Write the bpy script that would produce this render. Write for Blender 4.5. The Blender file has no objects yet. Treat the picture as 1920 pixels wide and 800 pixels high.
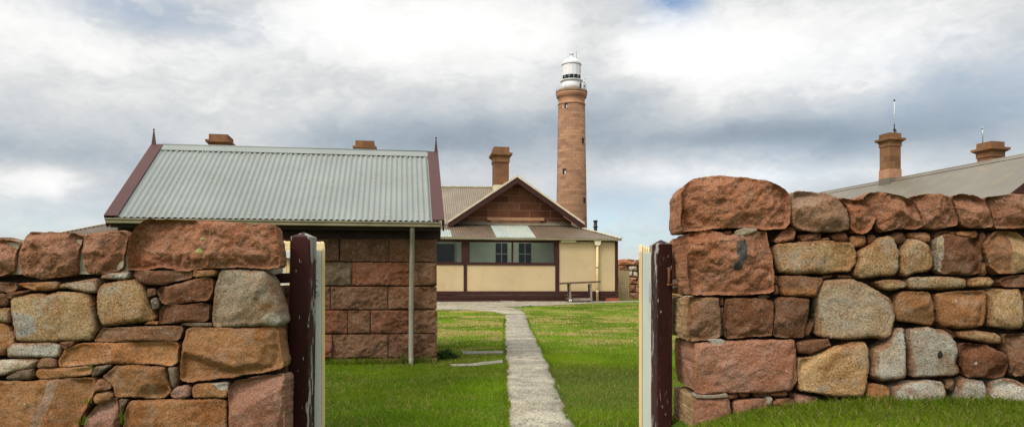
import bpy, bmesh, math, random
import numpy as np
from mathutils import Vector, noise, geometry, Matrix

random.seed(7)
rng = np.random.default_rng(7)
R = math.radians
SC = bpy.context.scene
COL = SC.collection
F, CX, HY, CAMZ = 1405.0, 960.0, 545.0, 1.0      # focal length (px of the 1920 photo), centre column, horizon row, eye height

# ------------------------------------------------------------------ ground
def sstep(a, b, x):
    t = np.clip((x - a) / (b - a), 0, 1)
    return t * t * (3 - 2 * t)

def ground(x, y):
    """Height of the ground: flat yard, gentle rise to the cottage, grassy bank in front of the right wall."""
    x = np.asarray(x, float); y = np.asarray(y, float)
    g = 0.0015 * np.clip(y - 12, 0, 19) ** 2
    bank = np.interp(x, [.3, .7, .97, 1.2, 1.5, 1.9], [0, .12, .258, .322, .362, .388]) * (1 - sstep(4.35, 5.3, y))
    return g + bank

def gz(x, y): return float(ground(x, y))

def on_depth(px, py, d):
    return Vector(((px - CX) / F * d, d, CAMZ + (HY - py) / F * d))

def on_ground(px, py):
    d = 5.0
    for _ in range(200):
        x = (px - CX) / F * d
        dn = (CAMZ - gz(x, d)) * F / max(py - HY, 1)
        d += 0.3 * (dn - d)
    return Vector(((px - CX) / F * d, d, gz((px - CX) / F * d, d)))

TH = R(8.34)
class Frame:
    """A building's own axes: u along its front, w away behind it, z up."""
    def __init__(s, x, y, th=TH):
        s.o = Vector((x, y, 0)); s.e1 = Vector((math.cos(th), math.sin(th), 0)); s.e2 = Vector((-math.sin(th), math.cos(th), 0))
    def __call__(s, u, w, z): return s.o + s.e1 * u + s.e2 * w + Vector((0, 0, z))
    def hit(s, px, py, w):
        """Where the view ray of a photo pixel meets the vertical plane at w: (u, z)."""
        q = s.o + s.e2 * w
        r = Vector(((px - CX) / F, 1, 0))
        n = s.e2
        t = q.dot(n) / r.dot(n)
        p = r * t
        return (p - q).dot(s.e1), CAMZ + (HY - py) / F * t
    def u(s, px, w=0): return s.hit(px, HY, w)[0]
    def z(s, px, py, w=0): return s.hit(px, py, w)[1]

# ------------------------------------------------------------------ objects
ORI = {}
def tag(o, label=None, cat=None, group=None, kind=None):
    if label: o['label'] = label
    if cat: o['category'] = cat
    if group: o['group'] = group
    if kind: o['kind'] = kind
    return o

def thing(name, label, cat, loc, group=None):
    o = bpy.data.objects.new(name, None); COL.objects.link(o)
    o.location = loc; o.empty_display_size = 0.1
    ORI[o.name] = Vector(loc)
    return tag(o, label, cat, group)

def link(name, me, parent=None, loc=None):
    o = bpy.data.objects.new(name, me); COL.objects.link(o)
    if parent is not None:
        o.parent = parent; ORI[o.name] = ORI[parent.name]
    else:
        o.location = loc if loc is not None else (0, 0, 0); ORI[o.name] = Vector(o.location)
    return o

class MB:
    """Collects shapes in world space and links them as one mesh object."""
    def __init__(s): s.v = []; s.f = []; s.mi = []; s.uv = None; s.m = 0; s.sm = []; s.smooth = False
    def add(s, vs, fs):
        b = len(s.v); s.v += [Vector(p) for p in vs]
        for f in fs:
            s.f.append([b + i for i in f]); s.mi.append(s.m); s.sm.append(s.smooth)
    def hexa(s, c):  # 8 corners: bottom ring 0-3 ccw, top ring 4-7
        s.add(c, [(3, 2, 1, 0), (4, 5, 6, 7), (0, 1, 5, 4), (1, 2, 6, 5), (2, 3, 7, 6), (3, 0, 4, 7)])
    def box(s, fr, u0, u1, w0, w1, z0, z1):
        s.hexa([fr(u0, w0, z0), fr(u1, w0, z0), fr(u1, w1, z0), fr(u0, w1, z0), fr(u0, w0, z1), fr(u1, w0, z1), fr(u1, w1, z1), fr(u0, w1, z1)])
    def frustum(s, fr, u, w, z0, z1, a0, a1, b0=None, b1=None):
        b0 = a0 if b0 is None else b0; b1 = a1 if b1 is None else b1
        s.hexa([fr(u - a0, w - b0, z0), fr(u + a0, w - b0, z0), fr(u + a0, w + b0, z0), fr(u - a0, w + b0, z0),
                fr(u - a1, w - b1, z1), fr(u + a1, w - b1, z1), fr(u + a1, w + b1, z1), fr(u - a1, w + b1, z1)])
    def bar(s, a, b, wx, wz, up=Vector((0, 0, 1))):
        a = Vector(a); b = Vector(b); d = (b - a).normalized()
        sd = d.cross(up)
        if sd.length < 1e-4: sd = Vector((1, 0, 0))
        sd.normalize(); n = sd.cross(d)
        c = []
        for p in (a, b):
            for q in ((-1, -1), (1, -1), (1, 1), (-1, 1)):
                c.append(p + sd * q[0] * wx / 2 + n * q[1] * wz / 2)
        s.hexa(c)
    def tube(s, pts, r, n=12, cap=True):
        pts = [Vector(p) for p in pts]
        rr = r if isinstance(r, (list, tuple)) else [r] * len(pts)
        ring = []; s.smooth = True
        b = len(s.v); vs = []
        for i, p in enumerate(pts):
            d = (pts[min(i + 1, len(pts) - 1)] - pts[max(i - 1, 0)]).normalized()
            a = Vector((0, 1, 0)) if abs(d.y) < .9 else Vector((1, 0, 0))
            x = d.cross(a).normalized(); y = d.cross(x)
            for k in range(n):
                t = 2 * math.pi * k / n
                vs.append(p + (x * math.cos(t) + y * math.sin(t)) * rr[i])
        fs = []
        for i in range(len(pts) - 1):
            for k in range(n):
                fs.append((i * n + k, i * n + (k + 1) % n, (i + 1) * n + (k + 1) % n, (i + 1) * n + k))
        if cap: fs += [tuple(range(n))[::-1], tuple(range((len(pts) - 1) * n, len(pts) * n))]
        s.add(vs, fs); s.smooth = False
    def lathe(s, c, prof, n=48, cap=True, smooth=True):
        c = Vector(c); vs = []; fs = []
        for r, z in prof:
            for k in range(n):
                t = 2 * math.pi * k / n
                vs.append(c + Vector((r * math.sin(t), -r * math.cos(t), z)))
        for i in range(len(prof) - 1):
            for k in range(n):
                fs.append((i * n + k, i * n + (k + 1) % n, (i + 1) * n + (k + 1) % n, (i + 1) * n + k))
        if cap: fs += [tuple(range(n))[::-1], tuple(range((len(prof) - 1) * n, len(prof) * n))]
        s.smooth = smooth; s.add(vs, fs); s.smooth = False
    def sheet(s, O, U, V, u0, u1, vlo, vhi, pitch, amp, per=6, nv=1, flip=False):
        """Corrugated metal sheet: waves across U, running up V; vlo / vhi are functions of u."""
        N = U.cross(V).normalized()
        n = max(2, int((u1 - u0) / pitch * per)); vs = []; fs = []
        for i in range(n + 1):
            u = u0 + (u1 - u0) * i / n
            lo, hi = vlo(u), vhi(u)
            if hi < lo: hi = lo
            h = amp * math.sin(2 * math.pi * u / pitch)
            for j in range(nv + 1):
                vs.append(O + U * u + V * (lo + (hi - lo) * j / nv) + N * h)
        for i in range(n):
            for j in range(nv):
                a = i * (nv + 1) + j
                fs.append((a, a + nv + 1, a + nv + 2, a + 1))
        s.smooth = True; s.add(vs, fs); s.smooth = False
    def build(s, name, mat, parent=None, loc=None, cyl=None, bevel=0.0):
        off = ORI[parent.name] if parent is not None else Vector(loc if loc is not None else (0, 0, 0))
        me = bpy.data.meshes.new(name)
        me.from_pydata([p - off for p in s.v], [], s.f)
        for m in (mat if isinstance(mat, (list, tuple)) else [mat]): me.materials.append(m)
        me.polygons.foreach_set('material_index', s.mi)
        me.polygons.foreach_set('use_smooth', s.sm)
        uvl = me.uv_layers.new(name='UVMap')
        me.update()
        for p in me.polygons:
            n = p.normal
            if cyl is not None and abs(n.z) < .9:
                cc, rad = cyl
                ang = [math.atan2((me.vertices[vi].co.x + off.x - cc[0]), -(me.vertices[vi].co.y + off.y - cc[1])) for vi in p.vertices]
                if max(ang) - min(ang) > 3: ang = [a + 2 * math.pi if a < 0 else a for a in ang]
                for li, vi, a in zip(p.loop_indices, p.vertices, ang):
                    uvl.data[li].uv = (a * rad, me.vertices[vi].co.z)
                continue
            if abs(n.z) > .8: t, b = Vector((1, 0, 0)), Vector((0, 1, 0))
            else:
                t = Vector((0, 0, 1)).cross(n).normalized(); b = Vector((0, 0, 1))
            for li, vi in zip(p.loop_indices, p.vertices):
                q = me.vertices[vi].co + off
                uvl.data[li].uv = (q.dot(t), q.dot(b))
        o = link(name, me, parent, loc)
        if bevel:
            m = o.modifiers.new('bevel', 'BEVEL'); m.width = bevel; m.segments = 2; m.limit_method = 'ANGLE'
        return o

# ------------------------------------------------------------------ materials
class NT:
    def __init__(s, tree): s.t = tree; s.n = tree.nodes; s.l = tree.links
    def node(s, typ, **kw):
        n = s.n.new(typ)
        for k, v in kw.items():
            if k.startswith('i_'): n.inputs[k[2:].replace('_', ' ')].default_value = v
            else: setattr(n, k, v)
        return n
    def set(s, n, key, v):
        if hasattr(v, 'is_linked') or isinstance(v, bpy.types.NodeSocket): s.l.new(v, n.inputs[key])
        else: n.inputs[key].default_value = v
    def math(s, op, a, b=0.0, c=None, clamp=False):
        n = s.n.new('ShaderNodeMath'); n.operation = op; n.use_clamp = clamp
        s.set(n, 0, a); s.set(n, 1, b)
        if c is not None: s.set(n, 2, c)
        return n.outputs[0]
    def vmath(s, op, a, b):
        n = s.n.new('ShaderNodeVectorMath'); n.operation = op
        s.set(n, 0, a); s.set(n, 1, b); return n.outputs[0]
    def noise(s, vec, scale, detail=4, rough=.55, dist=0.0):
        n = s.n.new('ShaderNodeTexNoise')
        if vec is not None: s.l.new(vec, n.inputs['Vector'])
        n.inputs['Scale'].default_value = scale; n.inputs['Detail'].default_value = detail
        n.inputs['Roughness'].default_value = rough; n.inputs['Distortion'].default_value = dist
        return n.outputs['Fac']
    def ramp(s, fac, stops, interp='LINEAR'):
        n = s.n.new('ShaderNodeValToRGB'); n.color_ramp.interpolation = interp
        e = n.color_ramp.elements
        while len(e) < len(stops): e.new(0.5)
        for el, (p, c) in zip(e, stops):
            el.position = p
            el.color = (c, c, c, 1) if isinstance(c, (int, float)) else (*c, 1)
        s.l.new(fac, n.inputs[0]); return n.outputs[0]
    def mix(s, fac, a, b, mode='MIX'):
        n = s.n.new('ShaderNodeMix'); n.data_type = 'RGBA'; n.blend_type = mode; n.clamp_factor = True
        s.set(n, 'Factor', fac)
        for k, v in ((6, a), (7, b)):
            if isinstance(v, tuple): n.inputs[k].default_value = (*v, 1) if len(v) == 3 else v
            else: s.l.new(v, n.inputs[k])
        return n.outputs[2]
    def bump(s, h, strength, dist, prev=None):
        n = s.n.new('ShaderNodeBump'); n.inputs['Strength'].default_value = strength; n.inputs['Distance'].default_value = dist
        s.l.new(h, n.inputs['Height'])
        if prev is not None: s.l.new(prev, n.inputs['Normal'])
        return n.outputs[0]

def mat(name):
    m = bpy.data.materials.new(name); m.use_nodes = True
    nt = NT(m.node_tree); b = nt.n['Principled BSDF']
    return m, nt, b

def scale_vec(nt, v, sx, sy, sz):
    n = nt.node('ShaderNodeMapping'); n.inputs['Scale'].default_value = (sx, sy, sz); nt.l.new(v, n.inputs['Vector']); return n.outputs[0]

def paint(name, col, rough=.5, var=.12, scale=3.0, bump=.1, dirt=None, metal=0.0, stretch=None):
    m, nt, b = mat(name)
    tc = nt.node('ShaderNodeTexCoord').outputs['Object']
    if stretch: tc = scale_vec(nt, tc, *stretch)
    n1 = nt.noise(tc, scale, 6, .6)
    lo = tuple(c * (1 - 2 * var) for c in col); hi = tuple(min(1, c * (1 + 2 * var)) for c in col)
    c = nt.ramp(n1, [(.3, lo), (.7, hi)])
    if dirt:
        c = nt.mix(nt.ramp(nt.noise(tc, scale * 2.3, 8, .7), [(.55, 0.0), (.72, 1.0)]), c, dirt)
    nt.l.new(c, b.inputs['Base Color'])
    b.inputs['Roughness'].default_value = rough; b.inputs['Metallic'].default_value = metal; b.inputs['Specular IOR Level'].default_value = .3
    if bump: nt.l.new(nt.bump(nt.noise(tc, scale * 14, 5, .6), bump, .004), b.inputs['Normal'])
    return m

def rock_material(name='granite', attr=False):
    """Granite: the stone's own colour with weathering, grain and lichen. Colour comes from the object (or a colour attribute)."""
    m, nt, b = mat(name)
    tc = nt.node('ShaderNodeTexCoord').outputs['Object']
    if attr:
        at = nt.node('ShaderNodeAttribute', attribute_name='Col'); base = at.outputs['Color']; spk = at.outputs['Alpha']
        v = tc
    else:
        oi = nt.node('ShaderNodeObjectInfo'); base = oi.outputs['Color']; spk = oi.outputs['Alpha']
        off = nt.math('MULTIPLY', oi.outputs['Random'], 37.0)
        cmb = nt.node('ShaderNodeCombineXYZ'); nt.l.new(off, cmb.inputs[0]); nt.l.new(off, cmb.inputs[2])
        v = nt.vmath('ADD', tc, cmb.outputs[0])
    if not attr:      # veins, pale skins and tan end faces of single stones
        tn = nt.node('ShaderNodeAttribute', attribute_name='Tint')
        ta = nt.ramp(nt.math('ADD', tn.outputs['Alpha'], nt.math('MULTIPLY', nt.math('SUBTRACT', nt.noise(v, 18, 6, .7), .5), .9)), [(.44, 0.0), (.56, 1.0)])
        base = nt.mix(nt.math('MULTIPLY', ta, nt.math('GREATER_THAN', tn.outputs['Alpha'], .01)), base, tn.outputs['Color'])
    big = nt.noise(v, 4.0, 7, .62, .6)
    warm = nt.mix(1.0, base, (.78, .62, .48), 'MULTIPLY')
    c = nt.mix(nt.ramp(big, [(.40, 0.0), (.64, 1.0)]), base, warm)
    # lighter weathered skin
    pale = nt.mix(.42, base, (.40, .33, .26))
    c = nt.mix(nt.math('MULTIPLY', nt.ramp(nt.noise(v, 15.0, 9, .74, .4), [(.50, 0.0), (.64, 1.0)]), .50), c, pale)
    # grey lichen skin and rust only where the grain is coarse
    g2 = nt.ramp(nt.noise(v, 6.5, 6, .6, 1.2), [(.53, 0.0), (.63, 1.0)])
    c = nt.mix(nt.math('MULTIPLY', nt.math('MULTIPLY', g2, spk), .50), c, (.42, .395, .33))
    v2 = nt.vmath('ADD', v, (9.1, 3.3, 5.7))
    rs = nt.ramp(nt.noise(v2, 3.6, 6, .62, .8), [(.55, 0.0), (.66, 1.0)])
    c = nt.mix(nt.math('MULTIPLY', nt.math('MULTIPLY', rs, spk), .75), c, (.30, .125, .035))
    if not attr:      # rust stained rims on the coarse granites
        eg = nt.node('ShaderNodeAttribute', attribute_name='Edge').outputs['Fac']
        rim = nt.ramp(nt.math('ADD', eg, nt.math('MULTIPLY', nt.math('SUBTRACT', nt.noise(v2, 7.0, 5, .65), .5), 2.4)), [(.02, 1.0), (.42, 0.0)])
        c = nt.mix(nt.math('MULTIPLY', nt.math('MULTIPLY', rim, spk), .85), c, (.27, .115, .045))
    # grain
    sp = nt.noise(v, 105.0, 4, .8)
    dk = nt.ramp(sp, [(.37, 1.0), (.46, 0.0)]); lt = nt.ramp(sp, [(.54, 0.0), (.63, 1.0)])
    k = nt.math('ADD', nt.math('MULTIPLY', spk, .55), .42)
    c = nt.mix(nt.math('MULTIPLY', dk, k), c, nt.mix(1.0, c, (.24, .22, .22), 'MULTIPLY'))
    c = nt.mix(nt.math('MULTIPLY', lt, k), c, nt.mix(.35, nt.mix(1.0, c, (1.6, 1.6, 1.6), 'MULTIPLY'), (.5, .42, .34)))
    # small white droppings / lichen dots
    dot = nt.ramp(nt.noise(v, 26.0, 2, .4), [(.765, 0.0), (.785, 1.0)])
    c = nt.mix(nt.math('MULTIPLY', dot, .8), c, (.55, .53, .47))
    nt.l.new(c, b.inputs['Base Color'])
    b.inputs['Roughness'].default_value = .93; b.inputs['Specular IOR Level'].default_value = .15
    n1 = nt.bump(nt.noise(v, 26.0, 10, .74), 1.0, .030)
    n2 = nt.bump(sp, .8, .009, n1)
    nt.l.new(n2, b.inputs['Normal'])
    return m

def ashlar(name, c1, c2, mortar, bw, rh, msize=.012, bump=.5, squash=1.0, seam=.35):
    m, nt, b = mat(name)
    uv = nt.node('ShaderNodeUVMap', uv_map='UVMap').outputs[0]
    wob = nt.node('ShaderNodeTexNoise'); wob.inputs['Scale'].default_value = 1.7; nt.l.new(uv, wob.inputs['Vector'])
    sub = nt.vmath('SUBTRACT', wob.outputs['Color'], (.5, .5, .5))
    sc = nt.node('ShaderNodeVectorMath', operation='SCALE'); nt.l.new(sub, sc.inputs[0]); sc.inputs['Scale'].default_value = rh * .14
    uvw = nt.vmath('ADD', uv, sc.outputs[0])
    br = nt.node('ShaderNodeTexBrick'); nt.l.new(uvw, br.inputs['Vector'])
    br.offset = .5; br.offset_frequency = 2; br.squash = squash; br.squash_frequency = 3
    br.inputs['Color1'].default_value = (0, 0, 0, 1); br.inputs['Color2'].default_value = (1, 1, 1, 1); br.inputs['Mortar'].default_value = (0.5, .5, .5, 1)
    br.inputs['Scale'].default_value = 1; br.inputs['Mortar Size'].default_value = msize; br.inputs['Mortar Smooth'].default_value = .3
    br.inputs['Brick Width'].default_value = bw; br.inputs['Row Height'].default_value = rh; br.inputs['Bias'].default_value = 0
    mid = tuple((p + q) / 2 for p, q in zip(c1, c2))
    c = nt.ramp(br.outputs['Color'], [(0.0, c1), (.45, mid), (1.0, c2)])
    n = nt.noise(uv, 3.2, 8, .7)
    c = nt.mix(nt.ramp(n, [(.38, 0.0), (.70, .65)]), c, nt.mix(1.0, c, (.55, .50, .46), 'MULTIPLY'))
    c = nt.mix(nt.ramp(nt.noise(uv, 30, 4, .7), [(.5, 0.0), (.75, .4)]), c, nt.mix(1.0, c, (1.5, 1.4, 1.3), 'MULTIPLY'))
    c = nt.mix(nt.math('MULTIPLY', br.outputs['Fac'], seam), c, mortar)
    nt.l.new(c, b.inputs['Base Color']); b.inputs['Roughness'].default_value = .93; b.inputs['Specular IOR Level'].default_value = .15
    h = nt.math('SUBTRACT', nt.math('MULTIPLY', nt.noise(uv, 7, 8, .65), .8), br.outputs['Fac'])
    nt.l.new(nt.bump(h, bump, .05), b.inputs['Normal'])
    return m

M = {}
M['rock'] = rock_material()
M['rock_attr'] = rock_material('granite_blocks', True)
M['core'] = paint('earthy rubble core', (.045, .030, .021), .95, .3, 9, .8)
M['mortar'] = paint('lime mortar', (.36, .32, .24), .95, .18, 14, .9, (.20, .17, .12))
M['roof_grey'] = paint('grey green roof paint', (.205, .222, .203), .5, .06, 1.2, .03, (.175, .188, .168))
M['ridge_grey'] = paint('grey green ridge paint', (.208, .227, .207), .5, .04, 1.5, .03)
M['maroon'] = paint('maroon paint', (.040, .0105, .0075), .75, .15, 5, .08)
M['maroon_cap'] = paint('maroon roof flashing', (.066, .024, .021), .6, .06, 2, .03)
M['dark_timber'] = paint('dark eave timber', (.035, .018, .014), .7, .2, 6, .1)
M['gutter'] = paint('beige gutter paint', (.23, .195, .115), .5, .12, 5, .05, (.17, .13, .06))
M['pipe'] = paint('grey green downpipe paint', (.225, .205, .150), .45, .08, 4, .05, (.16, .14, .10), stretch=(1, 1, .25))
M['screw'] = paint('bare roof screw', (.45, .43, .33), .4, .1, 20, 0)
M['brown_roof'] = paint('weathered brown roof paint', (.195, .158, .113), .5, .10, .9, .04, (.28, .225, .16))
M['verandah_roof'] = paint('brown verandah roof paint', (.122, .086, .056), .45, .12, 1.3, .04, (.165, .13, .09))
M['cream_edge'] = paint('cream roof edging', (.55, .48, .34), .5, .08, 4, .05)
M['cream'] = paint('cream wall sheeting', (.515, .39, .222), .6, .04, .9, .03, (.46, .335, .175))
M['cream_pipe'] = paint('cream pipe paint', (.68, .53, .27), .45, .06, 3, .03)
M['cream_fitting'] = paint('cream fitting', (.72, .66, .45), .4, .04, 3, .02)
M['picket'] = paint('cream picket paint', (.62, .47, .235), .55, .07, 5, .15, (.52, .40, .22), stretch=(1, 1, .3))
M['stile'] = paint('pale grey gate paint', (.47, .49, .44), .5, .07, 5, .12, (.36, .36, .31), stretch=(1, 1, .3))
M['galv'] = paint('galvanised steel', (.42, .43, .42), .35, .1, 20, .05, None, .7)
M['rust'] = paint('rusty iron', (.14, .055, .025), .85, .3, 30, .3)
M['white'] = paint('white lighthouse paint', (.66, .655, .65), .5, .015, .5, 0)
M['white_edge'] = paint('grey white trim', (.55, .55, .51), .5, .04, 1.0, .02)
M['black'] = paint('black flue metal', (.014, .014, .015), .45, .2, 5, .02)
M['lining'] = paint('pale green lining boards', (.74, .80, .66), .6, .05, 2, .05, (.62, .70, .56))
M['dark_glass'] = paint('dark window glass', (.020, .025, .032), .12, .1, 2, 0)
for n_ in M['dark_glass'].node_tree.nodes:
    if n_.type == 'BSDF_PRINCIPLED': n_.inputs['Roughness'].default_value = .7; n_.inputs['Specular IOR Level'].default_value = .08
M['muntin'] = paint('grey muntin', (.42, .44, .43), .5, .05, 4, 0)
def skylight_material():
    m, nt, b = mat('translucent pale roof sheet')
    tc = nt.node('ShaderNodeTexCoord').outputs['Object']
    c = nt.ramp(nt.noise(tc, 1.5, 4), [(.35, (.52, .60, .56)), (.62, (.66, .68, .58))]); nt.l.new(c, b.inputs['Base Color']); b.inputs['Roughness'].default_value = .5
    tr = nt.node('ShaderNodeBsdfTranslucent'); tr.inputs[0].default_value = (.8, .85, .75, 1)
    mx = nt.node('ShaderNodeMixShader'); mx.inputs[0].default_value = .45
    nt.l.new(b.outputs[0], mx.inputs[1]); nt.l.new(tr.outputs[0], mx.inputs[2]); nt.l.new(mx.outputs[0], nt.n['Material Output'].inputs[0])
    return m
M['skylight'] = skylight_material()
M['timber'] = paint('weathered grey brown timber', (.105, .070, .048), .8, .25, 7, .3, (.20, .165, .13), stretch=(1, 1, .2))
M['grey_timber'] = paint('greyed bare timber', (.25, .20, .165), .8, .2, 7, .3, None, stretch=(1, 1, .2))
M['rubber'] = paint('black tyre', (.02, .02, .02), .8, .2, 20, .1)
M['hub'] = paint('white wheel hub', (.72, .70, .62), .5, .05, 10, 0)
M['brick_red'] = ashlar('red base brick', (.40, .09, .035), (.30, .07, .03), (.35, .3, .25), .23, .085, .01)
M['board'] = paint('weathered khaki board', (.30, .235, .12), .75, .12, 4, .2, (.22, .17, .09), stretch=(1, 1, .2))
M['gable_stone'] = ashlar('granite ashlar of the cottage', (.125, .045, .026), (.255, .108, .062), (.33, .25, .17), .95, .33, .020, .9, 1.25, .6)
M['chimney_stone'] = ashlar('granite chimney ashlar', (.175, .084, .043), (.245, .126, .064), (.20, .12, .07), .60, .36, .010, .3)
M['chimney_tan'] = ashlar('tan chimney ashlar', (.165, .082, .044), (.26, .135, .062), (.20, .13, .08), .42, .24, .008, .35)
M['ledge'] = paint('dressed orange sandstone', (.36, .19, .105), .9, .1, 4, .3)
M['tower_stone'] = ashlar('pink granite tower ashlar', (.200, .110, .066), (.335, .190, .109), (.20, .115, .075), 1.35, .60, .035, .6, 1.2, .6)
M['tower_cap'] = paint('pink granite band', (.36, .19, .105), .9, .12, .6, .2, (.26, .14, .08))
M['rust_cap'] = paint('lichened gallery edge', (.21, .135, .075), .9, .2, .8, .2)
M['skin'] = paint('skin', (.45, .28, .2), .6, .02, 3, 0)
M['shirt'] = paint('pale shirt', (.60, .60, .58), .8, .05, 3, 0)
M['trousers'] = paint('dark trousers', (.03, .035, .045), .8, .05, 3, 0)
M['hair'] = paint('dark hair', (.015, .012, .01), .7, .05, 3, 0)
M['right_roof'] = None

def glass_material():
    m, nt, b = mat('window glass')
    out = nt.n['Material Output']; nt.n.remove(b)
    tr = nt.node('ShaderNodeBsdfTransparent'); tr.inputs[0].default_value = (.95, .97, .95, 1)
    gl = nt.node('ShaderNodeBsdfGlossy'); gl.inputs['Roughness'].default_value = .04
    fr = nt.node('ShaderNodeFresnel'); fr.inputs[0].default_value = 1.5
    mx = nt.node('ShaderNodeMixShader'); nt.l.new(nt.math('ADD', nt.math('MULTIPLY', fr.outputs[0], .45), .0), mx.inputs[0])
    nt.l.new(tr.outputs[0], mx.inputs[1]); nt.l.new(gl.outputs[0], mx.inputs[2]); nt.l.new(mx.outputs[0], out.inputs[0])
    return m
M['glass'] = glass_material()

def smooth_roof():
    m, nt, b = mat('grey tan painted roof')
    tc = nt.node('ShaderNodeTexCoord').outputs['Object']
    c = nt.ramp(nt.noise(tc, .55, 6, .6), [(.32, (.122, .102, .073)), (.62, (.158, .135, .100))])
    c = nt.mix(nt.ramp(nt.noise(tc, 1.4, 7, .7, .5), [(.56, 0.0), (.7, .55)]), c, (.28, .19, .09))
    c = nt.mix(nt.ramp(nt.noise(scale_vec(nt, tc, 1, 1, 1.5), 4.2, 1, .3, 1.2), [(.775, 0.0), (.80, .5)]), c, (.42, .39, .34))
    nt.l.new(c, b.inputs['Base Color']); b.inputs['Roughness'].default_value = .45
    return m
M['right_roof'] = smooth_roof()

def peel_material(name, axis_x, width, seed, top, cracks):
    """Old maroon paint flaking off grey wood, most along one worn edge and at the post's head."""
    m, nt, b = mat(name)
    tc = nt.node('ShaderNodeTexCoord').outputs['Object']
    sep = nt.node('ShaderNodeSeparateXYZ'); nt.l.new(tc, sep.inputs[0])
    v = nt.vmath('ADD', scale_vec(nt, tc, 1, 1, .22), (seed, seed, seed))
    n = nt.noise(v, 19, 6, .62)
    edge = nt.ramp(nt.math('MULTIPLY_ADD', sep.outputs[0], axis_x, .5), [(max(0.0, 1 - width), 0.0), (1.0, 1.0)])
    b.inputs['Specular IOR Level'].default_value = .15
    tp = nt.ramp(nt.math('SUBTRACT', sep.outputs[2], top - .16), [(0.02, 0.0), (.15, 1.0)])
    f = nt.math('ADD', n, nt.math('ADD', nt.math('MULTIPLY', edge, .115), nt.math('MULTIPLY', tp, .12)))
    mask = nt.ramp(f, [(.655, 0.0), (.67, 1.0)])
    cr = nt.noise(scale_vec(nt, tc, 1, 1, .12), 150, 3, .6)
    fine = nt.math('MULTIPLY', nt.ramp(cr, [(.63, 0.0), (.69, 1.0)]), nt.ramp(nt.noise(v, 11, 3), [(.42, 0.0), (.62, cracks)]))
    wood = nt.ramp(nt.noise(scale_vec(nt, tc, 1, 1, .1), 60, 4), [(.3, (.14, .125, .11)), (.7, (.36, .34, .31))])
    dotm = nt.ramp(nt.noise(v, 75, 2, .5), [(.755, 0.0), (.77, 1.0)])
    pcol = nt.ramp(nt.noise(v, 7, 5), [(.3, (.020, .006, .005)), (.7, (.042, .011, .009))])
    c = nt.mix(mask, pcol, wood)
    c = nt.mix(fine, c, (.28, .20, .18))
    c = nt.mix(dotm, c, (.55, .50, .47))
    nt.l.new(c, b.inputs['Base Color'])
    nt.l.new(nt.ramp(mask, [(0.0, .55), (1.0, .9)]), b.inputs['Roughness'])
    h = nt.math('SUBTRACT', nt.math('MULTIPLY', cr, .3), nt.math('MULTIPLY', mask, .8))
    nt.l.new(nt.bump(h, .5, .004), b.inputs['Normal'])
    return m

# ------------------------------------------------------------------ stones
def chaikin(P, k, cmax):
    """Clips the corners of an outline, never by more than cmax."""
    Q = []
    for i in range(len(P)):
        a, b = P[i], P[(i + 1) % len(P)]
        t = min(k, cmax / (np.linalg.norm(b - a) + 1e-9))
        Q.append(a * (1 - t) + b * t); Q.append(a * t + b * (1 - t))
    return Q

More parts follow.
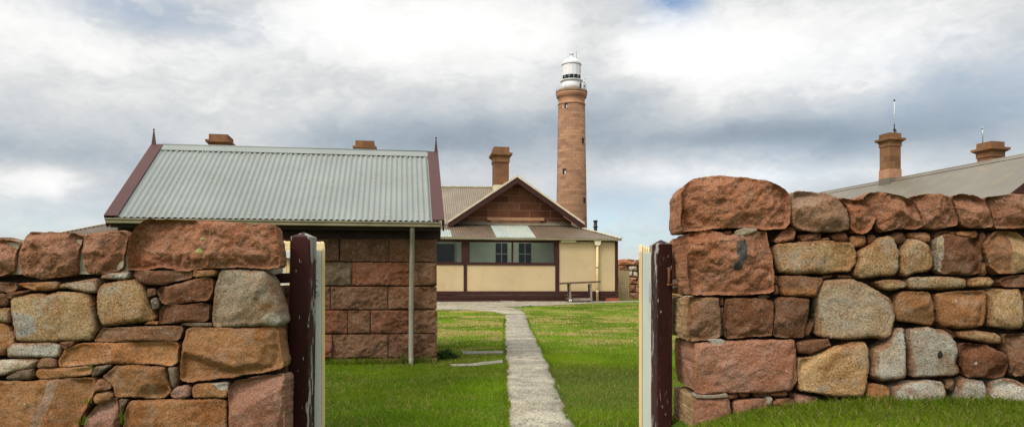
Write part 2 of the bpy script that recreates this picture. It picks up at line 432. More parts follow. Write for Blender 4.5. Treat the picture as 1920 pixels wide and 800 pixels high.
def gen_stone(poly, thick, step, r, bulge, facets=4, rough=.3, seed=0, wob=.5, side=.05, jag=1.0, corner=.008, chips=0, cope=False):
    """A stone from its face outline (list of (a, b) in metres): returns vertices (a, b, depth) and faces.
    depth is negative towards the viewer. The face is domed, split into rough facets, with worn edges; the back is flat."""
    rnd = random.Random(seed)
    P = [np.array(p, float) for p in poly]
    area = sum(P[i][0] * P[(i + 1) % len(P)][1] - P[(i + 1) % len(P)][0] * P[i][1] for i in range(len(P)))
    if area < 0: P = P[::-1]
    P = chaikin(P, .2, corner)
    out = []
    for i in range(len(P)):
        a, b = P[i], P[(i + 1) % len(P)]
        n = max(1, int(np.linalg.norm(b - a) / step + .5))
        for k in range(n): out.append(a + (b - a) * k / n)
    O = np.array(out); n = len(O)
    c = O.mean(0)
    tang = np.roll(O, -1, 0) - np.roll(O, 1, 0)
    nor = np.stack([tang[:, 1], -tang[:, 0]], 1); nor /= np.linalg.norm(nor, axis=1, keepdims=True) + 1e-9
    sz = min(np.ptp(O[:, 0]), np.ptp(O[:, 1]))
    for i in range(n):
        p = Vector((O[i, 0] * 14, O[i, 1] * 14, seed * 3.1))
        q = p * 3.5
        O[i] += nor[i] * jag * min(sz, .16) * (.030 * noise.noise(p) + .022 * noise.noise(q) + .016 * noise.noise(q * 2.6))
    a0, b0 = O.min(0); a1, b1 = O.max(0)
    ga = np.arange(a0 + step * .5, a1, step); gb = np.arange(b0 + step * .5, b1, step)
    G = np.stack(np.meshgrid(ga, gb), -1).reshape(-1, 2) if len(ga) and len(gb) else np.zeros((0, 2))
    G = G + (np.random.default_rng(seed).random(G.shape) - .5) * step * .5
    def sdist(G):
        A = O; B = np.roll(O, -1, 0); d = np.full(len(G), 1e9); ins = np.zeros(len(G), bool)
        for s0 in range(0, len(G), 4000):
            g = G[s0:s0 + 4000]
            AB = (B - A)[None]; AP = g[:, None] - A[None]
            t = np.clip((AP * AB).sum(-1) / ((AB ** 2).sum(-1) + 1e-12), 0, 1)
            d[s0:s0 + 4000] = np.sqrt(((AP - AB * t[..., None]) ** 2).sum(-1)).min(1)
            y0, y1 = A[None, :, 1], B[None, :, 1]; py = g[:, None, 1]
            cr = (y0 <= py) != (y1 <= py)
            xi = A[None, :, 0] + (py - y0) / np.where(y1 - y0 == 0, 1e-9, y1 - y0) * (B - A)[None, :, 0]
            ins[s0:s0 + 4000] = ((cr & (g[:, None, 0] < xi)).sum(1) % 2) == 1
        return d, ins
    d, ins = sdist(G)
    keep = ins & (d > step * .55)
    G = G[keep]; sd = np.concatenate([np.zeros(n), d[keep]])
    pts = [Vector(p) for p in O] + [Vector(p) for p in G]
    res = geometry.delaunay_2d_cdt(pts, [(i, (i + 1) % n) for i in range(n)], [list(range(n))], 1, 1e-6)
    vs2, fs = res[0], res[2]; orig = res[3]
    # facet planes
    planes = []
    for _ in range(facets):
        ang = rnd.uniform(0, 2 * math.pi); sl = rnd.uniform(.15, .75)
        planes.append((math.cos(ang) * sl, math.sin(ang) * sl, rnd.uniform(.55, 1.15) * bulge))
    hard = []
    for _ in range(chips):                     # pieces knocked off the corners
        q = P[rnd.randrange(len(P))]; n_ = c - q; n_ = n_ / (np.linalg.norm(n_) + 1e-9)
        t_ = rnd.uniform(-.7, .7); n_ = np.array([n_[0] * math.cos(t_) - n_[1] * math.sin(t_), n_[0] * math.sin(t_) + n_[1] * math.cos(t_)])
        hard.append((n_[0], n_[1], n_ @ q, rnd.uniform(.55, 1.1), -rnd.uniform(.2, 1.1) * bulge))
    if cope:                                   # pitched face: leans back above a ragged arris, undercut below it
        zlo, zhi = O[:, 1].min(), O[:, 1].max(); tl = rnd.uniform(-.25, .25)
        hard.append((tl, 1.0, zlo + tl * c[0], rnd.uniform(.50, .80), -.012)); hard.append((tl * .5, -1.0, -zhi + tl * .5 * c[0], rnd.uniform(.30, .50), -.002))
    V = []
    for j, p in enumerate(vs2):
        k = orig[j][0] if orig[j] else 0
        s = sd[k] if k < len(sd) else 0
        t = min(1, s / r); edge = r * (math.sqrt(max(0, 1 - (1 - t) ** 2)))
        h = bulge
        for (ax, ay, b) in planes: h = min(h, b + (ax * (p.x - c[0]) + ay * (p.y - c[1])) * min(1.0, 3.2 * bulge / (sz + 1e-6)))
        for (nx_, ny_, o_, sl_, h0_) in hard: h = min(h, h0_ + sl_ * (nx_ * p.x + ny_ * p.y - o_) + .12 * bulge * noise.noise(Vector((p.x * 30, p.y * 30, seed))))
        h = max(h, -1.2 * bulge if hard else -.15 * bulge)
        q = Vector((p.x * 7, p.y * 7, seed * 1.7))
        nz = noise.noise(q) * .55 + noise.noise(q * 2.7) * .30 + noise.noise(q * 6.1) * .14
        q2 = Vector((p.x * 13 + p.y * 5, p.y * 16 - p.x * 4, seed * 2.3))
        rd = abs(noise.noise(q2)) - .25                       # little ridges
        q3 = Vector((p.x * 42, p.y * 42, seed * 1.1)); rd += (abs(noise.noise(q3)) - .22) * .28 + (abs(noise.noise(q3 * 2.1)) - .22) * .18
        e2 = min(1, s / (r * 2.0))
        dep = edge + (h + rough * bulge * nz * 1.4 + rough * bulge * rd * .8) * e2 ** .8
        V.append((p.x, p.y, min(r + 1.3 * bulge * e2, -dep + r)))
    ED = [min(1.0, (sd[orig[j][0]] if orig[j] and orig[j][0] < len(sd) else 0) / .045) for j in range(len(vs2))]
    nb = len(V)
    # which output vertices are the outline, in order
    order = [None] * n
    for j in range(nb):
        for k in orig[j]:
            if k < n: order[k] = j
    order = [o for o in order if o is not None]
    F_ = [tuple(f) for f in fs]
    # orientation: make the face look at -depth
    f0 = F_[0]; A, B, C = (Vector(V[i]) for i in f0[:3])
    if (B - A).cross(C - A).z < 0: F_ = [f[::-1] for f in F_]
    nr = max(2, int(thick / side)); prev = order; m = len(order)
    for k in range(1, nr + 1):
        dz = r + (thick - r) * k / nr; cur = []
        for i, j in enumerate(order):
            p = V[j]
            off = 0.0
            if k < nr:
                q = Vector((p[0] * 9, p[1] * 9, dz * 9 + seed))
                off = min(.012, side * .3) * (noise.noise(q) + .7 * noise.noise(q * 2.9))
            sh = 1 - .04 * k / nr
            dir_ = Vector((p[0] - c[0], p[1] - c[1])); L = dir_.length + 1e-6
            V.append((c[0] + (p[0] - c[0]) * sh + dir_.x / L * off, c[1] + (p[1] - c[1]) * sh + dir_.y / L * off, dz)); cur.append(len(V) - 1)
        for i in range(m):
            F_.append((cur[i], cur[(i + 1) % m], prev[(i + 1) % m], prev[i]))
        prev = cur
    F_.append(tuple(prev[::-1]))
    gen_stone.edge = ED + [.25] * (len(V) - len(ED))
    return V, F_

PAL = {  # stone kinds: colour, grain, edge radius, bulge, facets, roughness
    'R': ((.372, .177, .101), .18, .007, .046, 6, .55),   # red pitched granite
    'P': ((.392, .202, .136), .30, .007, .022, 3, .50),   # pinkish dressed granite
    'B': ((.205, .095, .049), .12, .006, .026, 5, .55),   # dark red brown
    'N': ((.275, .142, .073), .20, .007, .026, 5, .50),   # brown
    'O': ((.425, .215, .088), .40, .010, .026, 4, .42),   # orange tan
    'T': ((.485, .325, .160), .90, .013, .020, 3, .32),   # tan granite
    'G': ((.330, .262, .182), .70, .012, .032, 5, .45),   # grey brown granite
    'W': ((.545, .515, .435), .95, .012, .016, 2, .32),   # grey white granite
    'D': ((.165, .138, .105), .40, .006, .020, 4, .5),    # dark grey
    'M': ((.370, .340, .270), .10, .005, .006, 2, .6),    # mortar
}

def wall_stone(parent, name, poly_px, depth, kind, seed, thick=.24, label=None, proud=0.0, step=None, tint=None):
    pts = [((px - CX) / F * depth, CAMZ + (HY - py) / F * depth) for px, py in poly_px]
    xs = [p[0] for p in pts]; zs = [p[1] for p in pts]
    sz = min(max(xs) - min(xs), max(zs) - min(zs))
    col, spk, r, bu, fc, ro = PAL[kind]
    k = depth / 4.0
    big = min(1.0, sz / (.22 * k))
    st = step or max(.0045, min(.0085, sz / 9)) * k
    V, Fc = gen_stone(pts, thick, st, max(.004, min(r * k, sz * .28)), bu * k * (.35 + .75 * big), fc, ro, seed, chips=(3 if big > .6 else 1) if kind in 'RBNOGP' else (1 if big > .6 else 0), cope=(name == 'coping_stone' and kind in 'RG'))
    off = ORI[parent.name]
    me = bpy.data.meshes.new(name)
    me.from_pydata([(a - off.x, depth + d - proud - off.y, b - off.z) for a, b, d in V], [], Fc)
    at = me.attributes.new('Edge', 'FLOAT', 'POINT'); at.data.foreach_set('value', np.array(gen_stone.edge, np.float32))
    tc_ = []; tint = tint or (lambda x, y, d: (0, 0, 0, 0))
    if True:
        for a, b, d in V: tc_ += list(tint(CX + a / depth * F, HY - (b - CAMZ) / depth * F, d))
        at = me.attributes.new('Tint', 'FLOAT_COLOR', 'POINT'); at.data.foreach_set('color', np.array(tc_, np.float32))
    me.materials.append(M['rock']); me.polygons.foreach_set('use_smooth', [kind in 'TWOG'] * len(me.polygons))
    o = link(name, me, parent)
    rnd = random.Random(seed * 13 + 1); g = rnd.uniform(.88, 1.22); hue = rnd.uniform(-.07, .07)
    o.color = (col[0] * g * (1 + hue), col[1] * g, col[2] * g * (1 - hue), spk)
    if label: o['label'] = label
    return o

# ------------------------------------------------------------------ the two dry stone walls by the gate
DW = 4.0
LEFT = [
 ('R', 'coping_stone', [(-40,450),(8,448),(30,452),(37,458),(27,475),(25,508),(0,517),(-40,517)]),
 ('R', 'coping_stone', [(40,456),(46,442),(58,434),(78,437),(100,433),(140,437),(155,443),(150,460),(143,475),(144,512),(128,517),(78,524),(62,520),(40,515),(34,498),(35,470)]),
 ('R', 'coping_stone', [(155,446),(165,437),(195,434),(228,432),(238,438),(234,465),(229,500),(222,506),(185,515),(160,511),(155,490)]),
 ('R', 'coping_stone', [(238,455),(243,440),(262,416),(275,410),(330,412),(420,415),(470,419),(511,420),(517,428),(524,480),(525,500),(500,504),(440,500),(385,503),(340,508),(300,500),(270,507),(240,506),(236,480)]),
 ('N', 'stone', [(-40,528),(0,529),(27,529),(31,540),(25,546),(0,548),(-40,548)]),
 ('O', 'stone', [(31,532),(40,530),(60,529),(105,527),(110,533),(106,541),(85,545),(62,545),(45,539)]),
 ('W', 'stone', [(106,536),(115,531),(180,521),(184,530),(180,549),(165,550),(125,540),(108,541)]),
 ('B', 'wedge_stone', [(10,549),(57,543),(45,550),(20,560),(11,558)]),
 ('B', 'stone', [(-40,550),(8,549),(14,565),(10,573),(-40,575)]),
 ('T', 'stone', [(-40,578),(0,577),(17,577),(17,600),(14,606),(0,605),(-40,600)]),
 ('T', 'stone', [(18,562),(25,556),(60,550),(90,553),(110,545),(150,548),(165,551),(172,565),(175,590),(180,620),(170,637),(120,640),(70,641),(28,640),(22,610),(18,590)]),
 ('O', 'stone', [(-40,607),(0,606),(10,610),(24,630),(24,645),(5,664),(-40,670)]),
 ('W', 'stone', [(10,650),(20,643),(90,641),(110,645),(113,655),(108,670),(50,671),(12,670)]),
 ('W', 'stone', [(-40,676),(0,674),(60,672),(72,674),(60,690),(30,697),(0,705),(-40,705)]),
 ('D', 'wedge_stone', [(10,707),(32,694),(62,690),(63,705),(55,711),(12,711)]),
 ('N', 'wedge_stone', [(67,685),(74,672),(85,670),(103,672),(105,685),(100,690),(70,690)]),
 ('O', 'stone', [(106,680),(109,670),(116,663),(118,655),(127,650),(150,643),(240,641),(330,641),(334,650),(331,680),(320,687),(290,683),(200,682),(150,685),(108,689)]),
 ('O', 'stone', [(65,696),(70,691),(105,690),(165,686),(172,690),(170,702),(130,708),(75,712),(65,705)]),
 ('B', 'wedge_stone', [(110,641),(138,638),(135,648),(120,654),(113,648)]),
 ('O', 'stone', [(-40,714),(0,714),(60,714),(110,710),(165,707),(177,712),(176,735),(165,755),(150,785),(145,810),(145,860),(-40,860)]),
 ('D', 'wedge_stone', [(171,700),(178,686),(210,683),(195,694),(185,702),(172,706)]),
 ('R', 'wedge_stone', [(176,722),(185,709),(205,720),(207,727),(195,733),(175,733)]),
 ('O', 'wedge_stone', [(172,747),(178,738),(200,733),(210,740),(207,750),(185,758),(175,757)]),
 ('O', 'stone', [(190,705),(215,685),(250,684),(308,687),(308,700),(319,735),(305,747),(255,746),(213,744),(211,725)]),
 ('P', 'stone', [(157,790),(170,770),(185,757),(215,746),(220,755),(222,790),(222,860),(157,860)]),
 ('D', 'wedge_stone', [(222,747),(240,748),(230,765),(224,780)]),
 ('O', 'stone', [(228,800),(232,770),(240,752),(260,750),(330,748),(400,748),(423,750),(424,790),(424,860),(228,860)]),
 ('D', 'wedge_stone', [(313,688),(330,688),(332,715),(326,729),(320,722)]),
 ('P', 'wedge_stone', [(318,738),(330,724),(350,721),(358,728),(355,743),(340,747),(322,745)]),
 ('O', 'stone', [(358,728),(365,720),(425,716),(427,730),(422,746),(360,746)]),
 ('O', 'stone', [(335,690),(340,650),(348,617),(365,612),(440,615),(515,611),(522,620),(531,680),(530,690),(500,697),(440,706),(350,717),(337,712)]),
 ('P', 'stone', [(426,730),(440,713),(500,703),(530,699),(534,710),(533,780),(533,860),(428,860),(428,760)]),
 ('G', 'stone', [(398,560),(402,535),(412,507),(440,505),(495,508),(508,525),(526,580),(530,605),(515,613),(465,612),(400,614),(397,600)]),
 ('B', 'stone', [(247,515),(255,508),(300,507),(358,508),(360,520),(330,527),(310,533),(275,534),(260,528)]),
 ('O', 'wedge_stone', [(360,507),(400,505),(404,512),(395,518),(362,520)]),
 ('B', 'stone', [(292,545),(300,538),(385,519),(397,522),(398,545),(390,562),(320,571),(303,570)]),
 ('B', 'stone', [(298,580),(305,572),(385,568),(392,575),(391,598),(380,603),(298,606)]),
 ('B', 'wedge_stone', [(275,541),(290,540),(292,552),(278,557),(275,550)]),
 ('D', 'wedge_stone', [(280,562),(292,556),(298,570),(297,578),(285,581)]),
 ('T', 'stone', [(180,545),(190,532),(215,526),(250,523),(265,535),(274,550),(277,570),(292,595),(285,602),(240,606),(215,610),(190,611),(181,590),(178,560)]),
 ('N', 'stone', [(175,638),(190,615),(260,611),(340,610),(342,618),(334,637),(320,640),(178,640)]),
 ('W', 'wedge_stone', [(187,517),(200,511),(240,509),(241,520),(230,524),(188,523)]),
 ('O', 'wedge_stone', [(268,608),(280,602),(295,602),(295,608)]),
 ('D', 'wedge_stone', [(336,608),(350,604),(395,605),(397,612),(360,612)]),
]
LNOTE = {3: 'long red coping block at the gate end with green lichen spots', 1: 'squarish dark red coping block', 10: 'large orange and grey mottled boulder',
         32: 'big grey brown granite block', 39: 'rounded tan granite block', 30: 'long tan block with a dark chipped lower corner', 12: 'flat grey white slab',
         16: 'long orange slab with small white spots', 19: 'huge orange granite block with a pale stripe'}
lw = thing('stone_wall', 'dry stone wall on the gate\'s left, mixed red, tan and grey rubble under mortared red coping blocks', 'wall', (-1.9, 4.2, 0.0))
LEND = {30: .18, 31: .18, 32: .17, 3: .17}
GREYW = (.42, .40, .35)
LTINT = {19: lambda x, y, d: (.47, .33, .24, max(0.0, min(1.0, 1 - abs(x - (103 - (y - 715) * .40)) / 17))), 10: lambda x, y, d: (*GREYW, max(0.0, min(1.0, 1.1 - math.hypot((x - 42) / 48, (y - 610) / 40)))),
         29: lambda x, y, d: (.50, .48, .42, max(0.0, min(1.0, .5 + (x - 395 - (y - 716) * 1.0) / 16)) if y < 731 else 0.0), 32: lambda x, y, d: (.46, .45, .38, max(0.0, 1.1 - math.hypot((x - 512) / 26, (y - 598) / 24)))}
for i, (k, nm, poly) in enumerate(LEFT):
    wall_stone(lw, nm, poly, DW, k, 100 + i, thick=LEND.get(i, .44 if nm == 'coping_stone' else .24), label=LNOTE.get(i), tint=LTINT.get(i))
def rubble_fill(parent, name, x0, x1, zb, zt, y0, y1, seed, top='R', hrow=.16):
    """Wall beyond the picture's edge: roughly coursed stones, both faces."""
    rnd = random.Random(seed); V = []; Fc = []; C = []
    off = ORI[parent.name]
    z = zb; rows = []
    while z < zt - .05:
        h = rnd.uniform(.8, 1.2) * hrow
        if zt - z - h < hrow * .6: h = zt - z
        rows.append((z, h)); z += h
    for z, h in rows:
        x = x0
        while x < x1 - .03:
            w = rnd.uniform(.9, 2.4) * hrow
            if x1 - x - w < hrow * .5: w = x1 - x
            j = lambda: rnd.uniform(-.09, .09) * h; hm = h * rnd.uniform(.80, 1.0) if z + h < zt - .03 else h
            pl = [(x + .008 + j(), z + .008 + j()), (x + w - .008 + j(), z + .008 + j()), (x + w * .98 + j() * .4, z + h * .5 + j()), (x + w - .008 + j(), z + hm - .008 + j()), (x + w * .5 + j(), z + h - .006 + j() * .4), (x + .008 + j(), z + hm - .008 + j())]
            kind = top if z + h > zt - .03 else rnd.choice('BNOTWGPO')
            col, spk, r, bu, fc, ro = PAL[kind]
            v, f = gen_stone(pl, (y1 - y0) * .96, .03, r, bu, fc, ro, rnd.randrange(9999), side=.12, corner=.03, chips=1, cope=kind == 'R' and z + h > zt - .03)
            b = len(V); V += [(a - off.x, y0 + d - off.y, c - off.z) for a, c, d in v]; Fc += [tuple(b + q for q in ff) for ff in f]
            g = rnd.uniform(.85, 1.15); C += [(col[0] * g, col[1] * g, col[2] * g, spk)] * len(v)
            x += w
    me = bpy.data.meshes.new(name); me.from_pydata(V, [], Fc); me.materials.append(M['rock_attr'])
    at = me.attributes.new('Col', 'FLOAT_COLOR', 'POINT'); at.data.foreach_set('color', np.array(C, np.float32).ravel())
    me.polygons.foreach_set('use_smooth', [True] * len(me.polygons))
    return link(name, me, parent)
W0 = Frame(0, 0, 0.0)
b = MB(); b.box(W0, -4.2, -1.36, DW + .11, DW + .40, -.1, 1.10); b.build('rubble_core', M['core'], lw)
for i, (x0, x1, za, zb) in enumerate(((-1.40, -1.285, .86, 1.03), (-1.42, -1.27, .62, .85), (-1.40, -1.262, .40, .61), (-1.42, -1.255, .05, .39))):
    v_, f_ = gen_stone([(x0, za), (x1, za), (x1, zb), (x0, zb)], .22, .014, .01, .02, 4, .5, 70 + i)
    me = bpy.data.meshes.new('end_stone'); me.from_pydata([(a - lw.location.x, 4.20 + d - lw.location.y, c - lw.location.z) for a, c, d in v_], [], f_); me.materials.append(M['rock'])
    o = link('end_stone', me, lw); o.color = (.16, .085, .05, .2)
    me.attributes.new('Tint', 'FLOAT_COLOR', 'POINT').data.foreach_set('color', np.zeros(len(v_) * 4, np.float32))
b = MB(); b.box(W0, -2.8, -2.062, DW + .03, DW + .38, 1.09, 1.275); b.build('mortar_bed', M['mortar'], lw)
b = MB(); b.box(W0, -2.06, -1.34, DW + .09, DW + .38, 1.095, 1.15); b.build('mortar_bed', M['mortar'], lw)
rubble_fill(lw, 'rubble_run', -4.2, -2.84, -.05, 1.30, DW, DW + .42, 5)

RIGHT = [
 ('R', 'coping_stone', [(1277,400),(1278,362),(1288,343),(1305,334),(1335,329),(1400,332),(1440,338),(1465,348),(1480,362),(1484,385),(1483,415),(1475,428),(1440,430),(1410,426),(1370,427),(1330,430),(1300,433),(1281,434),(1276,420)]),
 ('R', 'stone', [(1291,437),(1330,431),(1350,434),(1365,441),(1380,438),(1400,436),(1438,433),(1441,450),(1446,470),(1453,510),(1454,546),(1440,550),(1380,553),(1340,553),(1295,553),(1290,520),(1289,470)]),
 ('N', 'stone', [(1293,557),(1350,557),(1352,600),(1351,632),(1330,637),(1295,640),(1291,620),(1292,580)]),
 ('B', 'stone', [(1363,560),(1400,558),(1430,560),(1450,563),(1452,590),(1448,630),(1400,632),(1361,634),(1359,600)]),
 ('B', 'stone', [(1456,565),(1462,557),(1520,560),(1519,575),(1513,600),(1507,632),(1480,633),(1451,631),(1454,600)]),
 ('P', 'stone', [(1303,642),(1350,641),(1400,637),(1470,636),(1491,636),(1494,670),(1494,715),(1485,733),(1420,737),(1360,735),(1310,739),(1302,700)]),
 ('P', 'stone', [(1303,746),(1340,745),(1368,744),(1370,760),(1372,800),(1372,860),(1302,860)]),
 ('R', 'wedge_stone', [(1366,738),(1385,736),(1390,745),(1378,751),(1367,750)]),
 ('N', 'wedge_stone', [(1387,736),(1400,736),(1412,742),(1395,747)]),
 ('B', 'wedge_stone', [(1415,737),(1443,735),(1442,744),(1420,746)]),
 ('O', 'wedge_stone', [(1447,737),(1480,735),(1483,742),(1465,745),(1448,744)]),
 ('P', 'stone', [(1376,752),(1400,748),(1440,748),(1440,765),(1400,785),(1376,785)]),
 ('R', 'stone', [(1446,757),(1460,747),(1488,748),(1492,756),(1480,775),(1450,775)]),
 ('P', 'wedge_stone', [(1495,741),(1515,742),(1540,746),(1534,765),(1496,765)]),
 ('G', 'coping_stone', [(1487,362),(1492,357),(1520,358),(1545,361),(1570,368),(1592,395),(1595,415),(1593,430),(1570,434),(1530,435),(1500,430),(1489,420),(1486,395)]),
 ('R', 'coping_stone', [(1575,370),(1600,373),(1625,373),(1640,395),(1645,408),(1635,428),(1622,438),(1605,437),(1597,428),(1597,405),(1588,385)]),
 ('R', 'coping_stone', [(1619,372),(1630,362),(1650,359),(1670,362),(1695,368),(1715,378),(1725,400),(1732,425),(1715,429),(1690,427),(1660,433),(1648,425),(1646,410),(1635,390)]),
 ('R', 'coping_stone', [(1702,370),(1730,364),(1760,363),(1782,368),(1790,390),(1800,415),(1795,423),(1760,430),(1735,426),(1730,405),(1718,380)]),
 ('R', 'coping_stone', [(1785,368),(1800,363),(1830,366),(1845,375),(1858,395),(1863,425),(1840,427),(1815,426),(1804,418),(1795,390)]),
 ('R', 'coping_stone', [(1848,370),(1880,365),(1900,363),(1960,362),(1990,380),(1990,430),(1920,427),(1868,428),(1863,405),(1856,385)]),
 ('R', 'wedge_stone', [(1457,450),(1475,430),(1490,424),(1497,432),(1496,447),(1480,452),(1460,454)]),
 ('B', 'wedge_stone', [(1505,440),(1530,436),(1545,436),(1545,448),(1510,452)]),
 ('B', 'wedge_stone', [(1563,440),(1575,436),(1593,434),(1597,448),(1590,453),(1570,448)]),
 ('O', 'wedge_stone', [(1546,445),(1560,444),(1562,449),(1547,450)]),
 ('O', 'wedge_stone', [(1600,443),(1612,440),(1630,441),(1632,455),(1622,462),(1604,463)]),
 ('B', 'wedge_stone', [(1633,441),(1645,438),(1650,446),(1640,456),(1634,457)]),
 ('B', 'wedge_stone', [(1676,440),(1692,433),(1703,437),(1706,448),(1697,455),(1686,458)]),
 ('O', 'wedge_stone', [(1710,435),(1745,434),(1753,440),(1753,453),(1740,455),(1712,444)]),
 ('O', 'wedge_stone', [(1800,433),(1842,431),(1843,444),(1830,446),(1802,440)]),
 ('O', 'wedge_stone', [(1788,432),(1798,434),(1800,440),(1788,438)]),
 ('B', 'wedge_stone', [(1846,435),(1855,434),(1858,445),(1848,458),(1845,452)]),
 ('T', 'stone', [(1454,467),(1459,457),(1500,453),(1550,449),(1580,454),(1600,456),(1609,475),(1607,495),(1594,509),(1550,512),(1500,514),(1465,512),(1457,490)]),
 ('T', 'stone', [(1613,470),(1630,461),(1650,446),(1665,441),(1678,446),(1687,470),(1687,505),(1680,516),(1640,520),(1617,522),(1604,515),(1606,500),(1613,485)]),
 ('T', 'stone', [(1691,475),(1700,460),(1708,447),(1725,449),(1745,459),(1752,480),(1752,500),(1745,508),(1720,512),(1700,518),(1691,508)]),
 ('B', 'stone', [(1758,450),(1770,438),(1785,438),(1800,443),(1839,449),(1841,480),(1839,512),(1820,516),(1770,513),(1757,508)]),
 ('N', 'stone', [(1846,460),(1870,434),(1890,433),(1910,436),(1925,450),(1990,445),(1990,508),(1940,508),(1900,512),(1872,512),(1858,500),(1851,480)]),
 ('N', 'wedge_stone', [(1843,491),(1856,491),(1860,512),(1852,517),(1843,514)]),
 ('W', 'wedge_stone', [(1842,478),(1850,477),(1853,488),(1843,488)]),
 ('N', 'stone', [(1463,517),(1500,516),(1545,521),(1539,535),(1530,557),(1490,555),(1470,553),(1466,535)]),
 ('N', 'wedge_stone', [(1456,516),(1462,517),(1463,531),(1457,532)]),
 ('N', 'wedge_stone', [(1457,534),(1462,533),(1467,550),(1457,553)]),
 ('T', 'stone', [(1535,555),(1540,540),(1550,525),(1575,523),(1600,523),(1625,531),(1650,546),(1670,557),(1679,575),(1681,592),(1678,610),(1672,632),(1660,636),(1640,632),(1600,637),(1560,635),(1533,628),(1535,600)]),
 ('B', 'wedge_stone', [(1547,516),(1570,515),(1560,521),(1548,522)]),
 ('B', 'wedge_stone', [(1575,515),(1600,516),(1605,521),(1580,521)]),
 ('T', 'stone', [(1642,528),(1660,524),(1690,524),(1703,531),(1699,540),(1670,545),(1656,542)]),
 ('T', 'stone', [(1704,526),(1709,519),(1740,518),(1800,519),(1814,523),(1812,540),(1780,542),(1711,542),(1706,537)]),
 ('T', 'stone', [(1818,522),(1840,519),(1859,520),(1867,527),(1861,537),(1830,538),(1818,537)]),
 ('B', 'stone', [(1875,526),(1890,519),(1920,515),(1990,515),(1990,536),(1920,538),(1881,537)]),
 ('O', 'stone', [(1682,560),(1691,547),(1715,546),(1744,548),(1753,570),(1755,600),(1749,610),(1720,606),(1687,602),(1682,585)]),
 ('O', 'stone', [(1757,550),(1790,546),(1849,543),(1852,560),(1850,590),(1846,610),(1820,616),(1771,613),(1762,600),(1758,575)]),
 ('T', 'stone', [(1853,547),(1880,541),(1914,542),(1920,560),(1922,600),(1916,617),(1881,616),(1858,611),(1855,590),(1857,560)]),
 ('N', 'stone', [(1925,545),(1990,545),(1990,618),(1926,618)]),
 ('B', 'stone', [(1495,641),(1555,634),(1558,645),(1545,655),(1520,664),(1500,662),(1496,655)]),
 ('B', 'wedge_stone', [(1509,628),(1525,598),(1532,601),(1530,615),(1521,631)]),
 ('O', 'wedge_stone', [(1559,644),(1565,646),(1561,655)]),
 ('T', 'stone', [(1498,671),(1530,666),(1560,651),(1600,641),(1624,640),(1631,660),(1632,690),(1626,725),(1620,745),(1580,745),(1540,740),(1501,733),(1496,700)]),
 ('W', 'stone', [(1640,656),(1668,641),(1682,616),(1696,614),(1700,650),(1702,700),(1698,709),(1655,715),(1635,704),(1639,680)]),
 ('W', 'stone', [(1705,616),(1740,613),(1775,619),(1796,641),(1798,665),(1794,680),(1801,695),(1794,704),(1740,707),(1714,708),(1709,660)]),
 ('T', 'stone', [(1799,622),(1830,619),(1870,624),(1880,631),(1879,644),(1860,644),(1802,633)]),
 ('B', 'stone', [(1806,643),(1850,646),(1889,665),(1892,685),(1884,704),(1870,709),(1811,707),(1804,690),(1803,660)]),
 ('N', 'stone', [(1885,628),(1920,624),(1990,624),(1990,700),(1920,704),(1902,705),(1895,680),(1887,650)]),
 ('O', 'stone', [(1628,721),(1640,719),(1667,724),(1671,735),(1667,750),(1660,780),(1627,780)]),
 ('W', 'stone', [(1677,726),(1700,717),(1740,713),(1769,714),(1776,735),(1772,750),(1760,780),(1680,780)]),
 ('N', 'wedge_stone', [(1781,713),(1794,709),(1799,720),(1794,735),(1782,731)]),
 ('W', 'stone', [(1801,714),(1815,710),(1846,713),(1851,730),(1849,745),(1845,780),(1797,780)]),
 ('W', 'stone', [(1857,717),(1880,710),(1905,712),(1925,721),(1990,716),(1990,780),(1857,780)]),
 ('B', 'wedge_stone', [(1774,613),(1790,618),(1800,628),(1797,634)]),
 ('M', 'mortar_patch', [(1377,433),(1394,427),(1418,428),(1420,433),(1405,439),(1390,443),(1378,441)]),
 ('B', 'wedge_stone', [(1354,434),(1376,430),(1377,438),(1362,441)]),
 ('M', 'mortar_patch', [(1325,635),(1352,634),(1362,640),(1350,648),(1336,647)]),
 ('M', 'mortar_patch', [(1303,739),(1340,740),(1362,736),(1366,744),(1340,747),(1304,746)]),
 ('M', 'mortar_patch', [(1440,746),(1449,746),(1444,760),(1437,756)]),
 ('B', 'wedge_stone', [(1354,558),(1361,557),(1361,574),(1354,573)]),
 ('N', 'wedge_stone', [(1354,577),(1360,576),(1359,597),(1355,602)]),
 ('N', 'wedge_stone', [(1354,604),(1359,601),(1360,630),(1355,629)]),
 ('B', 'wedge_stone', [(1425,553),(1440,552),(1450,556),(1438,561),(1428,560)]),
 ('B', 'wedge_stone', [(1759,440),(1768,432),(1786,431),(1786,436),(1772,437),(1762,448)]),
]
RNOTE = {0: 'massive rounded red coping block at the gate end', 1: 'large red block with a dark grey stain', 5: 'long pinkish dressed block', 14: 'greyish coping block with a broken lower edge',
         31: 'half tan and half red brown block', 41: 'largest pale tan boulder in the middle of the wall', 57: 'grey white block with a small drilled hole', 55: 'tan granite boulder on the grass',
         34: 'dark brown block with a pale left edge'}
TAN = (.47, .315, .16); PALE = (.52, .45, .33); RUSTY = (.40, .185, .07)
def side(lim, col, sgn=1, w=14): return lambda x, y, d: (*col, max(.0, min(1.0, .5 + sgn * (x - lim) / w * .5)))
def low(lim, col, w=14): return lambda x, y, d: (*col, max(.0, min(1.0, .5 + (y - lim) / w * .5)))
def flank(col): return lambda x, y, d: (*col, 1.0 if (d > .02 and x < 1330) else 0.0)  # tan tint on the left end faces only
RTINT = {31: side(1548, TAN, -1), 34: side(1768, PALE, -1, 6), 35: side(1897, TAN, 1), 50: low(590, TAN), 2: flank(TAN), 6: flank(TAN), 38: low(540, RUSTY), 59: side(1640, TAN, -1)}
